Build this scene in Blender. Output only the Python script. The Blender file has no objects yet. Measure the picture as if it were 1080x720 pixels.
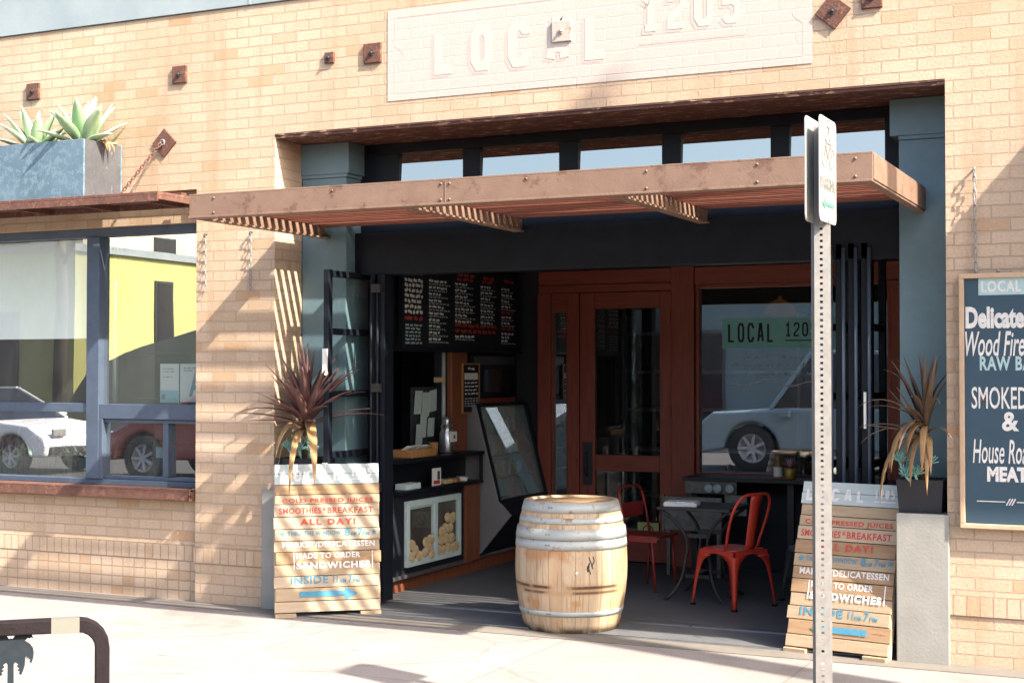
import bpy, math, random
from mathutils import Vector, Matrix
random.seed(7)
S = bpy.context.scene
COL = S.collection
R = math.radians
sin, cos, pi = math.sin, math.cos, math.pi

# ------------------------------------------------------------------ materials
def new_mat(name):
    m = bpy.data.materials.new(name); m.use_nodes = True
    nt = m.node_tree; nt.nodes.clear()
    out = nt.nodes.new('ShaderNodeOutputMaterial')
    return m, nt, out
def N(nt, t, **kw):
    n = nt.nodes.new(t)
    for k, v in kw.items():
        if k.startswith('i_'):
            n.inputs[k[2:].replace('_', ' ')].default_value = v
        else: setattr(n, k, v)
    return n
def c4(c): return (c[0], c[1], c[2], 1.0)
def ramp(nt, stops):
    r = nt.nodes.new('ShaderNodeValToRGB'); e = r.color_ramp.elements
    while len(e) > 1: e.remove(e[-1])
    e[0].position = stops[0][0]; e[0].color = c4(stops[0][1])
    for p, c in stops[1:]:
        k = e.new(p); k.color = c4(c)
    return r
def pm(name, c1, c2=None, scale=6, rough=.6, metal=0, bump=.15, bscale=60, stretch=(1, 1, 1), detail=5, spots=None, spot_scale=3, spot_at=.62, emit=0, spec=.5, coat=0, wear=0):
    """general surface: noise between two colours, optional worn spots, fine bump"""
    m, nt, out = new_mat(name); L = nt.links.new
    if c2 is None: c2 = tuple(x * .78 for x in c1)
    b = N(nt, 'ShaderNodeBsdfPrincipled'); L(b.outputs[0], out.inputs[0])
    tc = N(nt, 'ShaderNodeTexCoord'); mp = N(nt, 'ShaderNodeMapping'); mp.inputs['Scale'].default_value = stretch
    L(tc.outputs['Object'], mp.inputs[0])
    n1 = N(nt, 'ShaderNodeTexNoise', i_Scale=scale, i_Detail=detail, i_Roughness=.62); L(mp.outputs[0], n1.inputs['Vector'])
    r = ramp(nt, [(.3, c1), (.7, c2)]); L(n1.outputs['Fac'], r.inputs[0]); colr = r.outputs[0]
    rg = N(nt, 'ShaderNodeMapRange'); rg.inputs['To Min'].default_value = max(0, rough - .1); rg.inputs['To Max'].default_value = min(1, rough + .12)
    L(n1.outputs['Fac'], rg.inputs['Value']); L(rg.outputs[0], b.inputs['Roughness'])
    if spots:
        n3 = N(nt, 'ShaderNodeTexNoise', i_Scale=spot_scale, i_Detail=6.0, i_Roughness=.7); L(mp.outputs[0], n3.inputs['Vector'])
        r3 = ramp(nt, [(spot_at - .03, (0, 0, 0)), (spot_at + .05, (1, 1, 1))]); L(n3.outputs['Fac'], r3.inputs[0])
        mx = N(nt, 'ShaderNodeMixRGB'); L(r3.outputs[0], mx.inputs[0]); L(colr, mx.inputs[1]); mx.inputs[2].default_value = c4(spots); colr = mx.outputs[0]
    L(colr, b.inputs['Base Color'])
    b.inputs['Metallic'].default_value = metal
    b.inputs['Specular IOR Level'].default_value = spec
    b.inputs['Coat Weight'].default_value = coat
    if emit:
        L(colr, b.inputs['Emission Color']); b.inputs['Emission Strength'].default_value = emit
    if bump:
        n2 = N(nt, 'ShaderNodeTexNoise', i_Scale=bscale, i_Detail=4.0); L(mp.outputs[0], n2.inputs['Vector'])
        bp = N(nt, 'ShaderNodeBump', i_Strength=bump, i_Distance=.01); L(n2.outputs['Fac'], bp.inputs['Height']); L(bp.outputs[0], b.inputs['Normal'])
    if wear:
        nw = N(nt, 'ShaderNodeTexNoise', i_Scale=34.0, i_Detail=6.0, i_Roughness=.75); L(tc.outputs['Object'], nw.inputs['Vector'])
        rw = ramp(nt, [(wear - .05, (.15, .15, .15)), (wear + .06, (.92, .92, .92))]); L(nw.outputs['Fac'], rw.inputs[0]); L(rw.outputs[0], b.inputs['Alpha'])
    return m
def brick_mat(name, tones, mortar, bw=.2, bh=.0715, ms=.0048, paint=None, offset=.5, bumps=.95):
    m, nt, out = new_mat(name); L = nt.links.new
    b = N(nt, 'ShaderNodeBsdfPrincipled'); b.inputs['Roughness'].default_value = .85; L(b.outputs[0], out.inputs[0])
    b.inputs['Specular IOR Level'].default_value = .25
    uv = N(nt, 'ShaderNodeUVMap'); uv.uv_map = 'uv'
    nw = N(nt, 'ShaderNodeTexNoise', i_Scale=24.0, i_Detail=4.0, i_Roughness=.7); L(uv.outputs[0], nw.inputs['Vector'])
    wv = N(nt, 'ShaderNodeVectorMath', operation='MULTIPLY_ADD'); L(nw.outputs['Color'], wv.inputs[0]); wv.inputs[1].default_value = (.011, .011, 0); L(uv.outputs[0], wv.inputs[2])
    bt = N(nt, 'ShaderNodeTexBrick', offset=offset, i_Scale=1.0); L(wv.outputs[0], bt.inputs['Vector'])
    bt.inputs['Color1'].default_value = (0, 0, 0, 1); bt.inputs['Color2'].default_value = (1, 1, 1, 1); bt.inputs['Mortar'].default_value = (.5, .5, .5, 1)
    bt.inputs['Mortar Size'].default_value = ms; bt.inputs['Mortar Smooth'].default_value = .25; bt.inputs['Bias'].default_value = 0
    bt.inputs['Brick Width'].default_value = bw; bt.inputs['Row Height'].default_value = bh
    r = ramp(nt, tones); L(bt.outputs['Color'], r.inputs[0])
    n1 = N(nt, 'ShaderNodeTexNoise', i_Scale=70.0, i_Detail=6.0, i_Roughness=.75); L(uv.outputs[0], n1.inputs['Vector'])
    rn = ramp(nt, [(.3, (.84, .81, .78)), (.7, (1.08, 1.08, 1.08))]); L(n1.outputs['Fac'], rn.inputs[0])
    mu = N(nt, 'ShaderNodeMixRGB', blend_type='MULTIPLY'); mu.inputs[0].default_value = 1; L(r.outputs[0], mu.inputs[1]); L(rn.outputs[0], mu.inputs[2])
    n4 = N(nt, 'ShaderNodeTexNoise', i_Scale=1.1, i_Detail=5.0); L(uv.outputs[0], n4.inputs['Vector'])
    r4 = ramp(nt, [(.35, (.9, .86, .8)), (.65, (1.05, 1.05, 1.05))]); L(n4.outputs['Fac'], r4.inputs[0])
    mu2 = N(nt, 'ShaderNodeMixRGB', blend_type='MULTIPLY'); mu2.inputs[0].default_value = 1; L(mu.outputs[0], mu2.inputs[1]); L(r4.outputs[0], mu2.inputs[2])
    ms_ = N(nt, 'ShaderNodeMapping'); ms_.inputs['Scale'].default_value = (5, .45, 1); L(uv.outputs[0], ms_.inputs[0])
    n5 = N(nt, 'ShaderNodeTexNoise', i_Scale=1.0, i_Detail=6.0, i_Roughness=.65); L(ms_.outputs[0], n5.inputs['Vector'])
    r5 = ramp(nt, [(.30, (.80, .75, .68)), (.48, (1, 1, 1))]); L(n5.outputs['Fac'], r5.inputs[0])
    mu3 = N(nt, 'ShaderNodeMixRGB', blend_type='MULTIPLY'); mu3.inputs[0].default_value = .8; L(mu2.outputs[0], mu3.inputs[1]); L(r5.outputs[0], mu3.inputs[2])
    n6 = N(nt, 'ShaderNodeTexNoise', i_Scale=33.0, i_Detail=5.0, i_Roughness=.7); L(uv.outputs[0], n6.inputs['Vector'])
    r6 = ramp(nt, [(.27, (.62, .52, .42)), (.34, (1, 1, 1))]); L(n6.outputs['Fac'], r6.inputs[0])
    mu4 = N(nt, 'ShaderNodeMixRGB', blend_type='MULTIPLY'); mu4.inputs[0].default_value = .8; L(mu3.outputs[0], mu4.inputs[1]); L(r6.outputs[0], mu4.inputs[2])
    mx = N(nt, 'ShaderNodeMixRGB'); L(bt.outputs['Fac'], mx.inputs[0]); L(mu4.outputs[0], mx.inputs[1]); mx.inputs[2].default_value = c4(mortar)
    colr = mx.outputs[0]
    if paint:
        pn = N(nt, 'ShaderNodeTexNoise', i_Scale=9.0, i_Detail=8.0, i_Roughness=.75); L(uv.outputs[0], pn.inputs['Vector'])
        pr = ramp(nt, [(.28, (.55, .55, .55)), (.42, (.93, .93, .93))]); L(pn.outputs['Fac'], pr.inputs[0])
        m3 = N(nt, 'ShaderNodeMixRGB'); L(pr.outputs[0], m3.inputs[0]); L(colr, m3.inputs[1]); m3.inputs[2].default_value = c4(paint); colr = m3.outputs[0]
    L(colr, b.inputs['Base Color'])
    iv = N(nt, 'ShaderNodeMath', operation='MULTIPLY_ADD'); L(bt.outputs['Fac'], iv.inputs[0]); iv.inputs[1].default_value = -1.0; iv.inputs[2].default_value = 1.0
    ad = N(nt, 'ShaderNodeMath', operation='MULTIPLY_ADD'); L(n1.outputs['Fac'], ad.inputs[0]); ad.inputs[1].default_value = .55; L(iv.outputs[0], ad.inputs[2])
    ad2 = N(nt, 'ShaderNodeMath', operation='MULTIPLY_ADD'); L(bt.outputs['Color'], ad2.inputs[0]); ad2.inputs[1].default_value = .25; L(ad.outputs[0], ad2.inputs[2])
    bp = N(nt, 'ShaderNodeBump', i_Strength=bumps, i_Distance=.010); L(ad2.outputs[0], bp.inputs['Height']); L(bp.outputs[0], b.inputs['Normal'])
    return m
def glass_mat(name, refl=.3, tint=(.85, .92, .92), rough=0.0, glossc=(1, 1, 1), wave=0, film=0, filmc=(.7, .72, .70)):
    m, nt, out = new_mat(name); L = nt.links.new
    t = N(nt, 'ShaderNodeBsdfTransparent'); t.inputs[0].default_value = c4(tint)
    g = N(nt, 'ShaderNodeBsdfGlossy'); g.inputs['Roughness'].default_value = rough; g.inputs[0].default_value = c4(glossc)
    mx = N(nt, 'ShaderNodeMixShader'); mx.inputs[0].default_value = refl
    if wave:
        tc = N(nt, 'ShaderNodeTexCoord'); n = N(nt, 'ShaderNodeTexNoise', i_Scale=1.6, i_Detail=1.0); L(tc.outputs['Object'], n.inputs['Vector'])
        bp = N(nt, 'ShaderNodeBump', i_Strength=wave, i_Distance=.02); L(n.outputs['Fac'], bp.inputs['Height']); L(bp.outputs[0], g.inputs['Normal'])
    L(t.outputs[0], mx.inputs[1]); L(g.outputs[0], mx.inputs[2]); last = mx.outputs[0]
    if film:   # dust and dried wipe marks lying on the glass; display case: painted pale reflection
        tf = N(nt, 'ShaderNodeTexCoord'); mf = N(nt, 'ShaderNodeMapping'); mf.inputs['Scale'].default_value = (1.5, 1.5, .6); L(tf.outputs['Object'], mf.inputs[0])
        nf = N(nt, 'ShaderNodeTexNoise', i_Scale=3.0, i_Detail=8.0, i_Roughness=.75); L(mf.outputs[0], nf.inputs['Vector'])
        rf_ = N(nt, 'ShaderNodeMapRange'); rf_.inputs['From Min'].default_value = .3; rf_.inputs['From Max'].default_value = .75; rf_.inputs['To Min'].default_value = film * .4; rf_.inputs['To Max'].default_value = film * 1.8; L(nf.outputs['Fac'], rf_.inputs['Value'])
        df = N(nt, 'ShaderNodeBsdfDiffuse'); df.inputs[0].default_value = c4(filmc); m2 = N(nt, 'ShaderNodeMixShader'); L(rf_.outputs[0], m2.inputs[0]); L(last, m2.inputs[1]); L(df.outputs[0], m2.inputs[2]); last = m2.outputs[0]
    L(last, out.inputs[0])
    return m
def barrel_mat():
    m, nt, out = new_mat('barrel_oak'); L = nt.links.new
    b = N(nt, 'ShaderNodeBsdfPrincipled'); b.inputs['Roughness'].default_value = .75; L(b.outputs[0], out.inputs[0])
    tc = N(nt, 'ShaderNodeTexCoord'); sx = N(nt, 'ShaderNodeSeparateXYZ'); L(tc.outputs['Object'], sx.inputs[0])
    at = N(nt, 'ShaderNodeMath', operation='ARCTAN2'); L(sx.outputs[1], at.inputs[0]); L(sx.outputs[0], at.inputs[1])
    sc = N(nt, 'ShaderNodeMath', operation='MULTIPLY'); L(at.outputs[0], sc.inputs[0]); sc.inputs[1].default_value = 26 / (2 * pi)
    fl = N(nt, 'ShaderNodeMath', operation='FLOOR'); L(sc.outputs[0], fl.inputs[0])
    fr = N(nt, 'ShaderNodeMath', operation='FRACT'); L(sc.outputs[0], fr.inputs[0])
    wn = N(nt, 'ShaderNodeTexWhiteNoise', noise_dimensions='1D'); L(fl.outputs[0], wn.inputs['W'])
    r = ramp(nt, [(0, (.37, .265, .165)), (.35, (.415, .315, .215)), (.7, (.44, .35, .25)), (1, (.39, .265, .155))]); L(wn.outputs['Value'], r.inputs[0])
    cm = N(nt, 'ShaderNodeCombineXYZ'); L(at.outputs[0], cm.inputs[0]); L(sx.outputs[2], cm.inputs[1]); L(wn.outputs['Value'], cm.inputs[2])
    mp = N(nt, 'ShaderNodeMapping'); mp.inputs['Scale'].default_value = (14, 2.2, 9); L(cm.outputs[0], mp.inputs[0])
    n1 = N(nt, 'ShaderNodeTexNoise', i_Scale=1.6, i_Detail=7.0, i_Roughness=.68); L(mp.outputs[0], n1.inputs['Vector'])
    rn = ramp(nt, [(.30, (.50, .34, .22)), (.46, (.95, .90, .84)), (.75, (1.12, 1.12, 1.12))]); L(n1.outputs['Fac'], rn.inputs[0])
    mu = N(nt, 'ShaderNodeMixRGB', blend_type='MULTIPLY'); mu.inputs[0].default_value = 1; L(r.outputs[0], mu.inputs[1]); L(rn.outputs[0], mu.inputs[2])
    # stained line of a lost hoop and grimy foot, both broken by noise
    n2 = N(nt, 'ShaderNodeTexNoise', i_Scale=7.0, i_Detail=5.0); L(tc.outputs['Object'], n2.inputs['Vector'])
    def band(z0, w, lo):
        d = N(nt, 'ShaderNodeMath', operation='SUBTRACT'); L(sx.outputs[2], d.inputs[0]); d.inputs[1].default_value = z0
        a = N(nt, 'ShaderNodeMath', operation='ABSOLUTE'); L(d.outputs[0], a.inputs[0])
        mr = N(nt, 'ShaderNodeMapRange'); mr.inputs['From Min'].default_value = w; mr.inputs['From Max'].default_value = w * .4; mr.inputs['To Min'].default_value = 0; mr.inputs['To Max'].default_value = 1; L(a.outputs[0], mr.inputs['Value'])
        rr = ramp(nt, [(lo, (0, 0, 0)), (lo + .12, (1, 1, 1))]); L(n2.outputs['Fac'], rr.inputs[0])
        ml = N(nt, 'ShaderNodeMath', operation='MULTIPLY'); L(mr.outputs[0], ml.inputs[0]); L(rr.outputs[0], ml.inputs[1])
        return ml.outputs[0]
    colr = mu.outputs[0]
    for z0, w, lo, cc in ((.30, .05, .30, (.34, .215, .12)), (.315, .014, .40, (.07, .035, .02)), (.28, .012, .46, (.12, .06, .03)), (0.0, .06, .38, (.10, .06, .035)), (.53, .07, .50, (.36, .19, .09)), (.20, .05, .56, (.36, .19, .09))):
        mx = N(nt, 'ShaderNodeMixRGB'); L(band(z0, w, lo), mx.inputs[0]); L(colr, mx.inputs[1]); mx.inputs[2].default_value = c4(cc); colr = mx.outputs[0]
    e1 = N(nt, 'ShaderNodeMath', operation='SUBTRACT'); L(fr.outputs[0], e1.inputs[0]); e1.inputs[1].default_value = .5
    e2 = N(nt, 'ShaderNodeMath', operation='ABSOLUTE'); L(e1.outputs[0], e2.inputs[0])
    er = ramp(nt, [(.462, (0, 0, 0)), (.5, (1, 1, 1))]); L(e2.outputs[0], er.inputs[0])
    mx = N(nt, 'ShaderNodeMixRGB'); mf = N(nt, 'ShaderNodeMath', operation='MULTIPLY'); L(er.outputs[0], mf.inputs[0]); mf.inputs[1].default_value = .55; L(mf.outputs[0], mx.inputs[0]); L(colr, mx.inputs[1]); mx.inputs[2].default_value = (.16, .09, .05, 1)
    L(mx.outputs[0], b.inputs['Base Color'])
    hh = N(nt, 'ShaderNodeMath', operation='MULTIPLY_ADD'); L(er.outputs[0], hh.inputs[0]); hh.inputs[1].default_value = -1.2; L(n1.outputs['Fac'], hh.inputs[2])
    bp = N(nt, 'ShaderNodeBump', i_Strength=.5, i_Distance=.006); L(hh.outputs[0], bp.inputs['Height']); L(bp.outputs[0], b.inputs['Normal'])
    return m
def concrete_mat(name, c1, c2, jx=1.52, jy=1.52, dark=.72, speck=True):
    m, nt, out = new_mat(name); L = nt.links.new
    b = N(nt, 'ShaderNodeBsdfPrincipled'); b.inputs['Roughness'].default_value = .9; b.inputs['Specular IOR Level'].default_value = .2; L(b.outputs[0], out.inputs[0])
    tc = N(nt, 'ShaderNodeTexCoord')
    mp = N(nt, 'ShaderNodeMapping'); mp.inputs['Location'].default_value = (.45, .12, 0); L(tc.outputs['Object'], mp.inputs[0])
    bt = N(nt, 'ShaderNodeTexBrick', offset=0.0, i_Scale=1.0); L(mp.outputs[0], bt.inputs['Vector'])
    bt.inputs['Color1'].default_value = (.94, .94, .94, 1); bt.inputs['Color2'].default_value = (1, 1, 1, 1); bt.inputs['Mortar'].default_value = (dark, dark, dark, 1)
    bt.inputs['Mortar Size'].default_value = .006; bt.inputs['Brick Width'].default_value = jx; bt.inputs['Row Height'].default_value = jy
    n1 = N(nt, 'ShaderNodeTexNoise', i_Scale=1.3, i_Detail=8.0, i_Roughness=.65); L(tc.outputs['Object'], n1.inputs['Vector'])
    r = ramp(nt, [(.3, c1), (.7, c2)]); L(n1.outputs['Fac'], r.inputs[0])
    mu = N(nt, 'ShaderNodeMixRGB', blend_type='MULTIPLY'); mu.inputs[0].default_value = 1; L(r.outputs[0], mu.inputs[1]); L(bt.outputs['Color'], mu.inputs[2])
    n2 = N(nt, 'ShaderNodeTexNoise', i_Scale=90.0, i_Detail=3.0); L(tc.outputs['Object'], n2.inputs['Vector'])
    r2 = ramp(nt, [(.35, (.86, .86, .86)), (.6, (1.04, 1.04, 1.04))]); L(n2.outputs['Fac'], r2.inputs[0])
    mu2 = N(nt, 'ShaderNodeMixRGB', blend_type='MULTIPLY'); mu2.inputs[0].default_value = 1; L(mu.outputs[0], mu2.inputs[1]); L(r2.outputs[0], mu2.inputs[2])
    colr = mu2.outputs[0]
    if speck:   # chewing-gum spots and drips
        vo = N(nt, 'ShaderNodeTexVoronoi', i_Scale=2.3); L(tc.outputs['Object'], vo.inputs['Vector'])
        rv = ramp(nt, [(.05, (.62, .58, .54)), (.075, (1, 1, 1))]); L(vo.outputs['Distance'], rv.inputs[0])
        mu3 = N(nt, 'ShaderNodeMixRGB', blend_type='MULTIPLY'); mu3.inputs[0].default_value = .6; L(colr, mu3.inputs[1]); L(rv.outputs[0], mu3.inputs[2]); colr = mu3.outputs[0]
    if speck:
        nd = N(nt, 'ShaderNodeTexNoise', i_Scale=2.0, i_Detail=5.0); L(tc.outputs['Object'], nd.inputs['Vector'])
        va = N(nt, 'ShaderNodeVectorMath', operation='MULTIPLY_ADD'); L(nd.outputs['Color'], va.inputs[0]); va.inputs[1].default_value = (.5, .5, 0); L(tc.outputs['Object'], va.inputs[2])
        ve = N(nt, 'ShaderNodeTexVoronoi', feature='DISTANCE_TO_EDGE', i_Scale=.24); L(va.outputs[0], ve.inputs['Vector'])
        rc = ramp(nt, [(.0, (.62, .58, .55)), (.003, (1, 1, 1))]); L(ve.outputs['Distance'], rc.inputs[0])
        mc = N(nt, 'ShaderNodeMixRGB', blend_type='MULTIPLY'); mc.inputs[0].default_value = .55; L(colr, mc.inputs[1]); L(rc.outputs[0], mc.inputs[2])
        ns = N(nt, 'ShaderNodeTexNoise', i_Scale=.9, i_Detail=7.0, i_Roughness=.7); L(va.outputs[0], ns.inputs['Vector'])
        rs = ramp(nt, [(.34, (.74, .69, .64)), (.46, (1, 1, 1))]); L(ns.outputs['Fac'], rs.inputs[0])
        md = N(nt, 'ShaderNodeMixRGB', blend_type='MULTIPLY'); md.inputs[0].default_value = .75; L(mc.outputs[0], md.inputs[1]); L(rs.outputs[0], md.inputs[2]); colr = md.outputs[0]
    L(colr, b.inputs['Base Color'])
    bp = N(nt, 'ShaderNodeBump', i_Strength=.25, i_Distance=.004); L(n2.outputs['Fac'], bp.inputs['Height']); L(bp.outputs[0], b.inputs['Normal'])
    return m

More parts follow.
